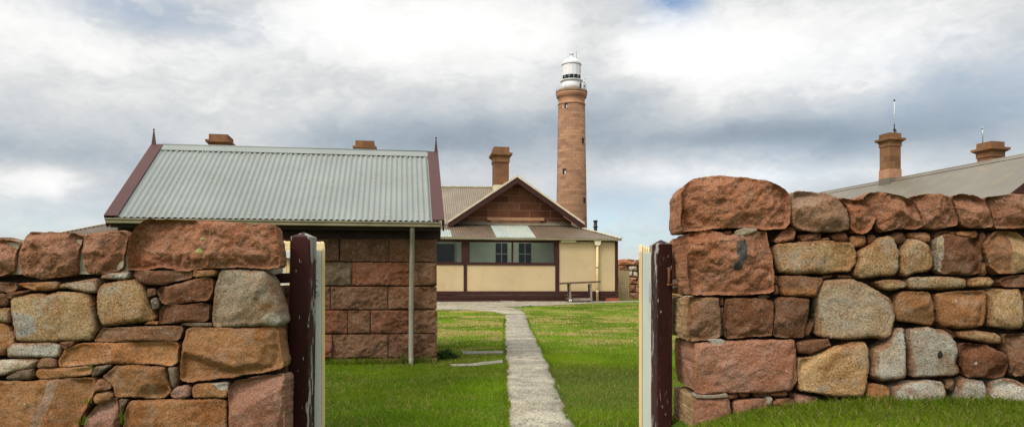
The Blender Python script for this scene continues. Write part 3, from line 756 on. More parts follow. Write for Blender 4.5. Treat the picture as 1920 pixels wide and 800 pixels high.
rw = thing('stone_wall', 'dry stone wall on the gate\'s right with a massive red block on its end, grass at its foot', 'wall', (2.0, 4.2, 0.44))
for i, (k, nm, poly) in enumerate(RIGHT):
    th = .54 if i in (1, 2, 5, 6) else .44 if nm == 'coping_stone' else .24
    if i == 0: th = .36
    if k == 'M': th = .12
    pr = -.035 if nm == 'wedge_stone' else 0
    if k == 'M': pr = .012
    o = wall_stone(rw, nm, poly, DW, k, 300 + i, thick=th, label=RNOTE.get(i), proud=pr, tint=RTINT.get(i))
    if i == 41: o.color = (.52, .415, .275, .8)
    if i == 14: o.color = (.385, .245, .165, .5)
    if i == 45: o.color = (.42, .30, .165, .9)
b = MB(); b.box(W0, 1.08, 4.6, DW + .12, DW + .41, .1, 1.36); b.build('rubble_core', M['core'], rw)
rubble_fill(rw, 'rubble_run', 2.90, 4.6, .38, 1.50, DW, DW + .42, 11)

def small_patch(parent, name, pts, depth, m, label=None, t=.004):
    b = MB(); c = Vector((0, 0, 0)); P = [on_depth(x, y, depth) for x, y in pts]
    n = len(P); b.add(P + [p + Vector((0, t, 0)) for p in P], [tuple(range(n))[::-1]] + [(i, (i + 1) % n, n + (i + 1) % n, n + i) for i in range(n)])
    o = b.build(name, m, parent)
    return o

# ------------------------------------------------------------------ gate posts and gates
def post(name, label, x, y, wx, wy, z0, z1, yaw, tilt, material, cap=.03):
    o = thing(name, label, 'gate post', (x, y, z0))
    b = MB(); hx, hy = wx / 2, wy / 2; ch = .006
    prof = [(-hx + ch, -hy), (hx - ch, -hy), (hx, -hy + ch), (hx, hy - ch), (hx - ch, hy), (-hx + ch, hy), (-hx, hy - ch), (-hx, -hy + ch)]
    Rz = Matrix.Rotation(yaw, 3, 'Z')
    vs = []; H = z1 - z0
    levels = [0] + [H * k / 6 for k in range(1, 6)] + [H - cap]
    for zz in levels: vs += [Rz @ Vector((p[0], p[1], 0)) + Vector((tilt * zz, 0, zz)) for p in prof]
    vs.append(Vector((tilt * H, 0, H)))
    fs = []; nl = len(levels)
    for l in range(nl - 1):
        for k in range(8): fs.append((l * 8 + k, l * 8 + (k + 1) % 8, (l + 1) * 8 + (k + 1) % 8, (l + 1) * 8 + k))
    for k in range(8): fs.append(((nl - 1) * 8 + k, (nl - 1) * 8 + (k + 1) % 8, nl * 8))
    fs.append(tuple(range(8))[::-1])
    b.add([v + ORI[o.name] for v in vs], fs)
    b.build('shaft', material, o)
    return o
yl = 4.27
lp = post('gate_post', 'dark maroon timber gate post with flaking paint, left of the path', -1.205, yl, .118, .105, -.1, 1.335, R(-8), .012, peel_material('flaking maroon paint', 8.0, .42, 3.7, 1.43, .25))
b = MB(); b.bar((-1.42, 4.36, 1.07), (-1.24, 4.27, 1.075), .05, .055); b.build('wall_bracket', M['maroon'], lp)
rp = post('gate_post', 'weathered maroon gate post with crazed paint and bare wooden head, against right wall', .865, 4.36, .092, .135, 0, 1.297, R(9), 0.0, peel_material('crazed maroon paint', -9.0, .35, 8.2, 1.30, .9))
b = MB(); b.tube([(.895, 4.285, 1.13), (.895, 4.27, 1.12), (.895, 4.27, 1.05), (.895, 4.28, 1.04)], .008, 8)
b.tube([(.885, 4.27, 1.035), (.985, 4.30, 1.04)], .007, 8); b.build('latch_hook', M['rust'], rp)
b = MB(); b.bar((.925, 4.34, 1.04), (.985, 4.34, 1.05), .03, .045); b.build('wall_bracket', M['galv'], rp)

def gate(name, label, hx, hy, dx, dy, length, npk, zb, zt, rise, side, braceside):
    """Picket gate standing open: hinge point, direction along the gate, pickets on one side of the frame."""
    d = Vector((dx, dy, 0)).normalized(); n = Vector((d.y, -d.x, 0)) * side      # pickets lie on the +n side
    g = thing(name, label, 'gate', (hx, hy, zb))
    H = Vector((hx, hy, 0))
    P = lambda s, t, z: H + d * s + n * t + Vector((0, 0, z + rise * s / length))
    def slab(nm, s0, s1, t0, t1, z0, z1, m):
        b = MB(); b.hexa([P(s0, t0, z0), P(s1, t0, z0), P(s1, t1, z0), P(s0, t1, z0), P(s0, t0, z1), P(s1, t0, z1), P(s1, t1, z1), P(s0, t1, z1)])
        return b.build(nm, m, g, bevel=.003)
    st = slab('stile', 0, .045, -.052, 0, zb, zt - .052, M['stile'])
    slab('stile', length - .045, length, -.052, 0, zb, zt - .052, M['stile'])
    slab('rail', .047, length - .047, -.045, -.001, zt - .115, zt - .068, M['stile'])
    slab('rail', .047, length - .047, -.045, -.001, zb + .08, zb + .14, M['stile'])
    b = MB(); b.bar(P(.07, -.022, zb + .15), P(length - .08, -.022, zt - .13), .038, .06, up=n); b.build('brace', M['stile'], g)
    step = length / npk
    for i in range(npk):
        s0 = i * step + .004; w = min(step - .014, .062)
        b = MB(); t0, t1 = .002, .022; zz = zt + random.uniform(-.004, .004)
        pr = [(0, zb + .02), (w, zb + .02), (w, zz - .045), (w * .78, zz - .012), (w * .5, zz), (w * .22, zz - .012), (0, zz - .045)]
        vs = [P(s0 + a, t0, z) for a, z in pr] + [P(s0 + a, t1, z) for a, z in pr]; k = len(pr)
        b.add(vs, [tuple(range(k)), tuple(range(k, 2 * k))[::-1]] + [(j, j + k, (j + 1) % k + k, (j + 1) % k) for j in range(k)])
        b.build('picket', M['picket'], g, bevel=.002)
    return g, P
lg, LP = gate('picket_gate', 'cream picket gate with pale grey frame swung open behind the left maroon post', -1.118, 4.40, -.474, .80, 1.06, 14, .12, 1.292, .065, 1, 0)
b = MB(); a0 = LP(.004, -.054, .985); n_ = (LP(0, -1, 0) - LP(0, 0, 0)); dd_ = (LP(1, 0, 0) - LP(0, 0, 0)); dd_.z = 0
b.hexa([LP(-.005, -.048, .975), LP(-.001, -.048, .975), LP(-.001, -.012, .975), LP(-.005, -.012, .975), LP(-.005, -.048, 1.085), LP(-.001, -.048, 1.085), LP(-.001, -.012, 1.085), LP(-.005, -.012, 1.085)])
for z in (.995, 1.03, 1.065): b.tube([LP(-.010, -.028, z), LP(-.001, -.028, z)], .006, 8)
b.tube([LP(-.006, -.058, .965), LP(-.006, -.058, 1.09)], .007, 8)
b.build('hinge', M['galv'], lg)
rg, RP = gate('picket_gate', 'cream picket gate with whitish frame seen edge on beside the right maroon post', .767, 4.40, .2645, .964, .90, 6, .12, 1.278, 0, -1, 0)
b = MB(); b.tube([RP(.0, -.062, .93), RP(.0, -.062, 1.06)], .007, 8)
b.hexa([RP(-.005, -.056, .94), RP(-.001, -.056, .94), RP(-.001, -.036, .94), RP(-.005, -.036, .94), RP(-.005, -.056, 1.05), RP(-.001, -.056, 1.05), RP(-.001, -.036, 1.05), RP(-.005, -.036, 1.05)])
b.build('hinge', M['galv'], rg)

# ------------------------------------------------------------------ the stone outbuilding
RP_ = R(34.5)
corner = on_depth(833, 414, 10.2)
OB = Frame(corner.x, 10.2)                      # u = 0 at the right verge, w = 0 at the eave
LEN, ZE, HB = 4.33, 1.945, 1.83
ob = thing('outbuilding', 'low granite block outbuilding under a grey green corrugated roof with maroon verges', 'outbuilding', OB(-2.2, 1.8, 0))
Vs = (OB.e2 * math.cos(RP_) + Vector((0, 0, 1)) * math.sin(RP_)); SL = HB / math.cos(RP_)
Vb = (-OB.e2 * math.cos(RP_) + Vector((0, 0, 1)) * math.sin(RP_))
b = MB(); b.sheet(OB(0, 0, ZE), OB.e1, Vs, -LEN + .05, -.05, lambda u: 0, lambda u: SL - .03, .076, .0095, 8, 2)
b.sheet(OB(0, 2 * HB, ZE), -OB.e1, Vb, .05, LEN - .05, lambda u: 0, lambda u: SL - .03, .076, .0095, 4, 1)
roof_mb = b
zr = ZE + HB * math.tan(RP_)
b = MB(); hh = .020; q = .17
for V_, sg in ((Vs, 1), (Vb, -1)):
    N = Vector((0, 0, 1)) * math.cos(RP_) - OB.e2 * sg * math.sin(RP_)
    top = OB(0, HB, zr)
    A = [top + OB.e1 * (-LEN + .15) + N * hh, top + OB.e1 * -.15 + N * hh, top + OB.e1 * -.15 - V_ * q + N * (hh - .004), top + OB.e1 * (-LEN + .15) - V_ * q + N * (hh - .004)]
    b.hexa([p - N * .004 for p in A] + A)
b.smooth = True
b.tube([OB(-LEN + .15, HB, zr + .022), OB(-.15, HB, zr + .022)], .014, 10)
ridge_mb = b
b = roof_mb; b.m = 1; rs = random.Random(2)
Nf = Vector((0, 0, 1)) * math.cos(RP_) - OB.e2 * math.sin(RP_)
for v_, k0, dk in ((.13, 2, 1.6), (SL * .52, 3, 1.75)):
    k = k0
    while k < 52:
        u = -LEN + .16 + (round(k) + .25) * .076
        if u < -.15 and rs.random() < .9:
            c = OB(0, 0, ZE) + OB.e1 * (round(u / .076) * .076 + .019) + Vs * (v_ + rs.uniform(-.012, .012)) + Nf * .010
            b.tube([c, c + Nf * .004, c + Nf * .009], [.012, .011, .004], 8)
        k += dk
k = 0
while k < 52:
    c = OB(0, 0, ZE) + OB.e1 * (-LEN + .22 + k * .0805) + Vs * (SL - .20) + Nf * .012
    if (c - OB(0, 0, 0)).dot(OB.e1) < -.18: b.tube([c, c + Nf * .004, c + Nf * .009], [.010, .009, .004], 8)
    k += 1.25
roof = b.build('roof', [M['roof_grey'], M['screw']], ob); ridge_mb.build('ridge_cap', M['ridge_grey'], roof)
for u0, u1 in ((-LEN, -LEN + .165), (-.165, 0)):                      # folded maroon verge flashing and barge board
    b = MB()
    for V_, sg, w0 in ((Vs, 1, 0.0), (Vb, -1, 2 * HB)):
        N = Vector((0, 0, 1)) * math.cos(RP_) - OB.e2 * sg * math.sin(RP_)
        base = OB(0, w0, ZE)
        A = [base + OB.e1 * u0 - V_ * .012 + N * .030, base + OB.e1 * u1 - V_ * .012 + N * .030, base + OB.e1 * u1 + V_ * SL + N * .030, base + OB.e1 * u0 + V_ * SL + N * .030]
        if sg < 0: A = [A[1], A[0], A[3], A[2]]
        b.hexa([p - N * .015 for p in A] + A)
        ue = u0 if u0 < -1 else u1; s_ = .018 if ue == u0 else -.018
        B = [base + OB.e1 * ue - V_ * .012 + N * .014, base + OB.e1 * (ue + s_) - V_ * .012 + N * .014, base + OB.e1 * (ue + s_) + V_ * SL + N * .014, base + OB.e1 * ue + V_ * SL + N * .014]
        b.hexa([p - N * .16 for p in B] + B)
    b.build('verge_flashing', M['maroon_cap'], ob)
for u in (-LEN + .03, -.03):
    b = MB(); b.frustum(OB, u, HB, zr - .12, zr + .01, .027, .027, .03, .03)
    b.frustum(OB, u, HB, zr + .01, zr + .235, .027, .006, .03, .006)
    o = b.build('finial', M['maroon_cap'], ob)
    b = MB(); b.lathe(OB(u, HB, zr + .233), [(.002, 0), (.011, .004), (.015, .013), (.011, .022), (.002, .026)], 12); b.build('finial_ball', M['black'], o)
b = MB()                                                              # quad gutter
b.box(OB, -LEN + .04, -.055, -.085, .012, ZE - .085, ZE - .025); b.box(OB, -LEN + .04, -.055, -.098, -.083, ZE - .040, ZE - .022)
b.build('gutter', M['gutter'], ob, bevel=.006)
WW = .23                                                              # wall face behind the eave
b = MB(); b.box(OB, -LEN + .06, -.06, .015, .04, ZE - .13, ZE - .015); b.box(OB, -LEN + .06, -.06, .04, WW + .02, ZE - .10, ZE - .085)
b.build('eave_boards', M['dark_timber'], ob)
b = MB(); b.box(OB, -LEN + .07, -.035, WW + .02, WW + .13, 1.725, ZE + .02); b.build('wall_plate', M['dark_timber'], ob)
ur = OB.u(820, WW); ul = -LEN + .16
# rock-faced blocks: joints read on the front wall
rows_px = [(447, 490.5), (491.5, 535.8), (536.8, 580.2), (581, 625), (626, 670.5), (671.5, 712)]
joints = [[637, 729.5], [660, 775], [619.5, 727.6], [652, 694.6, 776], [624, 728], [700, 778]]
tones = [['B', 'B', 'N'], ['G', 'R', 'N'], ['N', 'N', 'N'], ['R', 'N', 'R', 'N'], ['R', 'N', 'N'], ['N', 'R', 'P']]
tcol = {'B': (.118, .060, .033), 'G': (.118, .088, .053), 'R': (.190, .076, .036), 'N': (.168, .086, .046), 'P': (.18, .098, .056)}
V = []; Fc = []; Cc = []; rs = random.Random(31)
off = ORI[ob.name]
def block(fr, u0, u1, z0, z1, w, kind, seed, th=.14, bul=.042, end=False):
    v, f = gen_stone([(u0, z0), (u1, z0), (u1, z1), (u0, z1)], th, .015, .006, bul, 5, .62, seed, jag=.12, side=.035, corner=.007)
    bb = len(V)
    for a, c, d in v:
        p = fr(a, w + d, c) - off; V.append(p)
    Fc.extend([tuple(bb + q for q in ff) for ff in f])
    g = rs.uniform(.85, 1.15); c_ = tcol[kind]; Cc.extend([(c_[0] * g, c_[1] * g, c_[2] * g, .12)] * len(v))
for ri, (ya, yb) in enumerate(rows_px):
    zt_, zb_ = OB.z(700, ya, WW), OB.z(700, yb, WW)
    js = [OB.u(x, WW) for x in joints[ri]]
    left = js[0]; us = []
    while left - ul > .5:
        left -= rs.uniform(.35, .75); us.insert(0, max(left, ul))
    if us and us[0] - ul > .02: us.insert(0, ul)
    if not us: us = [ul]
    allj = us + js + [ur + rs.uniform(-.008, .012)]
    for i in range(len(allj) - 1):
        k = len(allj) - 2 - i
        t_ = tones[ri][len(tones[ri]) - 1 - k] if k < len(tones[ri]) else rs.choice('BNNR')
        block(OB, allj[i] + .004, allj[i + 1] - .004, zb_ + .003, zt_ - .003, WW, t_, rs.randrange(9999), th=.34 if k == 0 else .14)
me = bpy.data.meshes.new('wall'); me.from_pydata(V, [], Fc); me.materials.append(M['rock_attr'])
at = me.attributes.new('Col', 'FLOAT_COLOR', 'POINT'); at.data.foreach_set('color', np.array(Cc, np.float32).ravel())
me.polygons.foreach_set('use_smooth', [True] * len(me.polygons))
wall = link('wall', me, ob)
b = MB(); b.box(OB, ul + .03, ur - .05, WW + .05, WW + .30, -.1, 1.80)
b.box(OB, ul + .03, ul + .3, WW + .30, 2 * HB - WW, -.1, 1.95); b.box(OB, ur - .3, ur - .02, WW + .34, 2 * HB - WW, -.1, 1.95); b.box(OB, ul + .03, ur - .02, 2 * HB - WW - .25, 2 * HB - WW, -.1, 1.95)
for uu in (ul + .03, ur - .25):                                       # gable ends
    b.add([OB(uu, WW, 1.90), OB(uu, 2 * HB - WW, 1.90), OB(uu, HB, zr - .1), OB(uu + .2, WW, 1.90), OB(uu + .2, 2 * HB - WW, 1.90), OB(uu + .2, HB, zr - .1)],
          [(0, 1, 2), (5, 4, 3), (0, 3, 4, 1), (1, 4, 5, 2), (2, 5, 3, 0)])
b.build('backing_wall', M['gable_stone'], ob)
# downpipe
b = MB(); ud = OB.u(773, .03); x0 = .115
b.tube([OB(ud, -.03, ZE - .08), OB(ud, -.02, ZE - .13), OB(ud + .001, .03, ZE - .20), OB(ud, x0, ZE - .34), OB(ud - .012, x0, .9), OB(ud - .018, x0 - .02, .12), OB(ud - .016, x0 - .04, .06), OB(ud - .012, x0 - .075, -.02)], .034, 16)
dp = b.build('downpipe', M['pipe'], ob)
b = MB(); b.tube([OB(ud - .002, x0, 1.635), OB(ud - .002, x0, 1.675)], .038, 16); b.build('pipe_strap', M['maroon'], dp)
b = MB(); b.tube([OB(ud - .006, x0, 1.335), OB(ud - .006, x0, 1.343)], .0355, 16); b.build('pipe_joint', M['gutter'], dp)

# ------------------------------------------------------------------ the cottage with the closed-in verandah
HX = (1158 - CX) / F * 32.0
CT = Frame(HX, 32.0)
ct = thing('cottage', 'granite cottage with cream closed-in verandah, maroon trim and brown iron roofs behind the lawn', 'house', CT(-6, 4, .54))
LH = 21.9                                                             # length of the front
WV = 2.35                                                             # verandah depth
RPH = R(34.0); tanp = math.tan(RPH)
zg = CT.z(1000, 446, -.12)                                            # gutter line
zbase = .545
def hb(name, m, u0, u1, w0, w1, z0, z1, parent=None, bev=0):
    b = MB(); b.box(CT, u0, u1, w0, w1, z0, z1); return b.build(name, m, parent or ct, bevel=bev)
def px_u(x, w=0): return CT.u(x, w)
def px_z(y, x=1000, w=0): return CT.z(x, y, w)
# stone body behind the verandah, gable wing and wall
uA = px_u(968, 1.9); GH = 3.02                                        # gable centre and half width
zgr = CT.z(968, 333.5, 1.75)                                          # gable ridge
zge = zgr - GH * tanp                                                 # its eaves
WR = WV + 2.75; zridge = zgr                                          # main ridge
b = MB(); b.box(CT, -LH + WV, -1.75, WV, WV + .35, .2, 3.95)
b.box(CT, -1.75 - .35, -1.75, WV + .35, WR * 2 - WV, .2, 3.95); b.box(CT, -LH + WV, -LH + WV + .35, WV + .35, WR * 2 - WV, .2, 3.95); b.box(CT, -LH + WV, -1.75, WR * 2 - WV - .001, WR * 2 - WV + .35, .2, 3.95)
for ctr in (uA, -LH - uA):
    k = GH - .42
    b.add([CT(ctr - k, WV - .003, 3.3), CT(ctr + k, WV - .003, 3.3), CT(ctr + k, WV - .003, zgr - .10 - k * tanp), CT(ctr, WV - .003, zgr - .10), CT(ctr - k, WV - .003, zgr - .10 - k * tanp),
           CT(ctr - k, WV + .3, 3.3), CT(ctr + k, WV + .3, 3.3), CT(ctr + k, WV + .3, zgr - .10 - k * tanp), CT(ctr, WV + .3, zgr - .10), CT(ctr - k, WV + .3, zgr - .10 - k * tanp)],
          [(0, 1, 2, 3, 4), (9, 8, 7, 6, 5), (0, 5, 6, 1), (1, 6, 7, 2), (2, 7, 8, 3), (3, 8, 9, 4), (4, 9, 5, 0)])
b.build('wall', M['gable_stone'], ct)
# stone ledge in the gable
ua, ub = px_u(913, WV - .15), px_u(1020, WV - .15); z1, z0 = CT.z(966, 407.5, WV - .2), CT.z(966, 413, WV - .2); zc = CT.z(966, 419, WV - .1)
b = MB(); b.box(CT, ua, ub, WV - .22, WV - .01, z0, z1)
b.hexa([CT(ua + .28, WV - .10, zc), CT(ub - .28, WV - .10, zc), CT(ub - .28, WV - .012, zc), CT(ua + .28, WV - .012, zc), CT(ua + .12, WV - .19, z0 - .002), CT(ub - .12, WV - .19, z0 - .002), CT(ub - .12, WV - .012, z0 - .002), CT(ua + .12, WV - .012, z0 - .002)])
b.build('stone_ledge', M['ledge'], ct)
# main roof: front slope, between hips; gable wings
Vm = CT.e2 * math.cos(RPH) + Vector((0, 0, 1)) * math.sin(RPH)
Vmb = -CT.e2 * math.cos(RPH) + Vector((0, 0, 1)) * math.sin(RPH)
w_e = WV - .30; ze_m = zridge - (WR - w_e) * tanp; SLm = (WR - w_e) / math.cos(RPH)
span = WR - w_e
uL, uR_ = -LH + WV - .3, -1.75 + .30
def hip_hi(u): return max(0, min(SLm, (u - uL) / span * SLm, (uR_ - u) / span * SLm))
b = MB()
b.sheet(CT(0, w_e, ze_m), CT.e1, Vm, uL, uR_, lambda u: 0, hip_hi, .100, .017, 6, 1)
b.sheet(CT(0, 2 * WR - w_e, ze_m), CT.e1 * -1, Vmb, -uR_, -uL, lambda u: 0, lambda u: hip_hi(-u), .152, .010, 4, 1)
for ue, sg in ((uR_, -1), (uL, 1)):
    b.add([CT(ue, w_e, ze_m), CT(ue, 2 * WR - w_e, ze_m), CT(ue + sg * span, WR, zridge)], [(0, 1, 2)])
main_roof = b.build('roof', M['brown_roof'], ct)
b = MB(); b.tube([CT(uL + span, WR, zridge + .02), CT(uR_ - span, WR, zridge + .02)], .05, 8); b.build('ridge_cap', M['cream_edge'], main_roof)
for gi, ctr in enumerate((uA, -LH - uA)):
    wf = 1.62                                                          # front of the verge overhang
    b = MB(); SG = GH / math.cos(RPH); depth_g = WR - wf
    for sg in (1, -1):
        Vg = CT.e1 * (-sg) * math.cos(RPH) + Vector((0, 0, 1)) * math.sin(RPH)
        O = CT(ctr + sg * GH, wf, zge + .02)
        # sheet runs away from the viewer (U = e2), rising towards the ridge
        cut = lambda u: 0.0
        if sg > 0: b.sheet(O, CT.e2, Vg, 0, depth_g, lambda u: max(0, (u - (w_e - wf)) / span * SG * .985), lambda u: SG, .100, .017, 6, 1)
        else: b.sheet(O + CT.e2 * depth_g, -CT.e2, Vg, 0, depth_g, lambda u: max(0, (depth_g - u - (w_e - wf)) / span * SG * .985), lambda u: SG, .100, .017, 6, 1)
    gr = b.build('gable_roof', M['brown_roof'], ct)
    b = MB(); b2 = MB()
    for sg in (1, -1):
        a = CT(ctr + sg * (GH + .02), wf - .03, zge + .0); t = CT(ctr, wf - .03, zgr + .015)
        up = Vector((0, 0, 1)); dn = .26
        # cream verge capping
        e = CT.e2 * .13
        b.hexa([a, t, t + e, a + e, a + up * .10, t + up * .10, t + e + up * .10, a + e + up * .10] if sg < 0 else [t, a, a + e, t + e, t + up * .10, a + up * .10, a + e + up * .10, t + e + up * .10])
        e2_ = CT.e2 * .035; a2 = a - up * .004 + CT.e2 * .02; t2 = t - up * .004 + CT.e2 * .02
        b2.hexa([a2 - up * dn, t2 - up * dn, t2 + e2_ - up * dn, a2 + e2_ - up * dn, a2, t2, t2 + e2_, a2 + e2_] if sg < 0 else [t2 - up * dn, a2 - up * dn, a2 + e2_ - up * dn, t2 + e2_ - up * dn, t2, a2, a2 + e2_, t2 + e2_])
    b.build('verge_capping', M['cream_edge'], gr); b2.build('barge_board', M['maroon'], gr)
    b = MB()                                                           # dark timber lining under the verge
    for sg in (1, -1):
        a = CT(ctr + sg * (GH - .02), wf + .03, zge - .06); t = CT(ctr, wf + .03, zgr - .05); e = CT.e2 * (WV - wf - .05); up = Vector((0, 0, .03))
        b.hexa([a, t, t + e, a + e, a + up, t + up, t + e + up, a + e + up])
    b.build('soffit', M['dark_timber'], gr)
# verandah roof: front slope with hips at both ends
OV = .14; zt_v = CT.z(966, 420.5, WV)
dv = WV + OV; slope = (zt_v - zg) / dv; SV = math.hypot(dv, zt_v - zg); av = math.atan2(zt_v - zg, dv)
Vv = CT.e2 * math.cos(av) + Vector((0, 0, 1)) * math.sin(av)
uvr, uvl = OV, -LH - OV
HIP = 1.72                                                             # plan run of the hip at the end
def vhi(u): return max(0, min(SV, (uvr - u) / HIP * SV, (u - uvl) / HIP * SV))
sk = [(px_u(929, .3), px_u(1003, .3)), (px_u(800, .3), px_u(846, .3))]
b = MB()
for a_, c_, lo_ in ((uvl, sk[1][0], 0), (sk[1][0], sk[1][1], SV * .50), (sk[1][1], sk[0][0], 0), (sk[0][1], uvr, 0)):
    b.sheet(CT(0, -OV, zg), CT.e1, Vv, a_, c_, lambda u: min(lo_, vhi(u)), vhi, .100, .017, 6, 1)
for ue, sg in ((uvr, -1), (uvl, 1)):
    b.add([CT(ue, -OV, zg), CT(ue, 2 * WR, zg), CT(ue + sg * HIP, 2 * WR, zt_v), CT(ue + sg * HIP, WV, zt_v)], [(0, 1, 2, 3)])
vr = b.build('verandah_roof', M['verandah_roof'], ct)
for ue, sg in ((uvr, -1), (uvl, 1)):
    b = MB()
    b.bar(CT(ue, -OV, zg + .03), CT(ue + sg * HIP, WV, zt_v + .03), .16, .035)
    b.build('hip_capping', M['cream_edge'], vr)
N_v = Vector((0, 0, 1)) * math.cos(av) - CT.e2 * math.sin(av)
for k, (ua_, ub_) in enumerate(sk):
    lim = SV * (1.0 if k == 0 else .52)
    b = MB(); sk_shift = lambda u: 0
    # laid along the slope, leaning the way the fall of the light shows it: straight up the slope
    b.sheet(CT(0, -OV, zg) + N_v * .012, CT.e1, Vv, ua_, ub_, lambda u: .02, lambda u: lim - .05, .100, .017, 6, 1)
    o = b.build('skylight_sheet', M['skylight'], vr)
hb('flashing', M['galv'], px_u(862, WV), px_u(1067, WV), WV - .09, WV - .012, zt_v - .02, zt_v + .075)
b = MB(); b.box(CT, uvl + .02, uvr - .02, -OV - .09, -OV + .015, zg - .085, zg - .012); b.build('gutter', M['gutter'], ct, bevel=.01)
# verandah front wall
zf_t = zg - .09; zhead = px_z(452.5); zsill = px_z(494); zpan = px_z(497); zskt = px_z(545.5)
uM = {x: px_u(x) for x in (820, 868, 878, 959.5, 962.5, 1041, 1048, 1153, 1158.5)}
Lw = -LH
hb('fascia_beam', M['maroon'], Lw, .02, -.03, .12, zhead + .012, zf_t)
hb('sill_beam', M['maroon'], Lw, uM[1041] - .002, -.035, .11, zpan, zsill)
hb('verandah_post', M['maroon'], uM[868], uM[878], -.02, .10, zsill + .002, zhead + .01)
hb('verandah_post', M['maroon'], uM[868] + .03, uM[878] - .06, -.03, .10, zskt + .002, zpan - .002)
hb('verandah_post', M['maroon'], uM[1041] + .002, uM[1048], -.04, .10, zskt + .002, zhead + .01)
hb('verandah_post', M['maroon'], uM[1153], uM[1158.5], -.03, .10, zskt + .002, zhead + .01)
hb('wall_panel', M['cream'], Lw, uM[868] + .028, .0, .06, zskt + .002, zpan - .002)
b = MB(); b.box(CT, uM[878] - .058, uM[1041], .0, .06, zskt + .002, zpan - .002)
for x_ in (898, 932, 976, 1012): b.box(CT, px_u(x_) - .012, px_u(x_) + .012, -.004, -.001, zskt + .004, zpan - .004)
b.build('wall_panel', M['cream'], ct)
hb('wall_panel', M['cream'], uM[1048] + .002, uM[1153] - .002, .0, .06, zskt + .002, zhead + .01)
hb('wall_panel', M['cream'], -.07, -.01, .10, 2 * WR, .6, zg - .02)
zs = [545.5, 552, 552.8, 559, 559.8, 566.5]
for k in range(3):
    hb('skirting_board', M['maroon'], Lw, uM[1158.5] + .02, -.06 + .006 * k, .05, px_z(zs[2 * k + 1]) if k < 2 else zbase - .05, px_z(zs[2 * k]))
hb('vent_plate', M['galv'], px_u(938, -.07), px_u(965, -.07), -.075, -.062, zbase - .01, px_z(563.3))
hb('base_brick', M['brick_red'], px_u(1136, -.1), px_u(1159, -.1) + .04, -.13, -.065, .40, px_z(558.5))
# windows: frame, panes; behind them the lined house wall with sash windows
def window(x0, x1, mull):
    u0, u1 = px_u(x0), px_u(x1)
    b = MB(); t = .045
    b.box(CT, u0, u1, -.015, .07, zhead - t, zhead + .008); b.box(CT, u0, u1, -.015, .07, zsill + .002, zsill + t)
    for uu in (u0, u1 - t): b.box(CT, uu, uu + t, -.012, .07, zsill + t, zhead - t)
    if mull: um = px_u(961); b.box(CT, um - .035, um + .035, -.016, .072, zsill + t, zhead - t)
    o = b.build('window_frame', M['maroon'], ct)
    for a, c in (((u0 + t, px_u(961) - .035), (px_u(961) + .035, u1 - t)) if mull else ((u0 + t, u1 - t),)):
        g = MB(); g.box(CT, a, c, .024, .030, zsill + t, zhead - t); g.build('pane', M['glass'], o)
window(878.5, 1041, True); window(800, 867.5, False)
hb('verandah_wall', M['cream'], Lw, px_u(798), .0, .06, zsill, zhead)
hb('lining', M['lining'], px_u(790, WV), -1.80, WV - .06, WV - .006, .7, 3.6)
hb('verandah_floor', M['timber'], Lw, -.08, .12, WV - .07, .70, .80)
for xa, xb in ((929.5, 951.5), (973, 996)):
    u0, u1 = px_u(xa, WV - .1), px_u(xb, WV - .1); z0, z1 = 1.85, CT.z(966, 456, WV)
    b = MB(); b.box(CT, u0, u1, WV - .085, WV - .062, z0, z1); o = b.build('sash_window', M['dark_glass'], ct)
    b = MB(); um = (u0 + u1) / 2; zm = CT.z(966, 476, WV)
    b.box(CT, um - .02, um + .02, WV - .105, WV - .087, z0, z1)
    for zz in (zm,): b.box(CT, u0, um - .02, WV - .102, WV - .087, zz - .02, zz + .02); b.box(CT, um + .02, u1, WV - .102, WV - .087, zz - .02, zz + .02)
    b.build('glazing_bars', M['muntin'], o)
u0, u1 = px_u(815, WV - .1), px_u(852, WV - .1)
hb('dark_doorway', M['dark_glass'], u0, u1, WV - .085, WV - .062, .8, CT.z(966, 458, WV))  # dark panel standing in for the unlit interior beyond the doorway
hb('door_frame', M['stile'], u1 + .002, u1 + .10, WV - .10, WV - .062, .8, CT.z(966, 457, WV))
# lamp, rainwater pipe
hb('wall_lamp', M['cream_fitting'], px_u(1052, -.1), px_u(1080, -.1), -.14, -.032, px_z(453.6), px_z(449.5), bev=.02)
b = MB(); up_ = px_u(1120, -.1)
b.frustum(CT, up_, -.12, px_z(459), px_z(450), .10, .15, .06, .08); rh = b
o = b.build('rainwater_head', M['cream_fitting'], ct)
b = MB(); b.tube([CT(up_, -.10, px_z(459) - .01), CT(up_, -.10, zbase - .03)], .055, 12); pp = b.build('downpipe', M['cream_pipe'], ct)
b = MB(); b.tube([CT(up_, -.10, px_z(500)), CT(up_, -.10, px_z(501.5))], .068, 12); b.build('pipe_strap', M['rust'], pp)
b = MB(); b.tube([CT(up_, -.10, px_z(545)), CT(up_, -.10, px_z(547))], .066, 12); b.build('pipe_collar', M['cream_fitting'], pp)

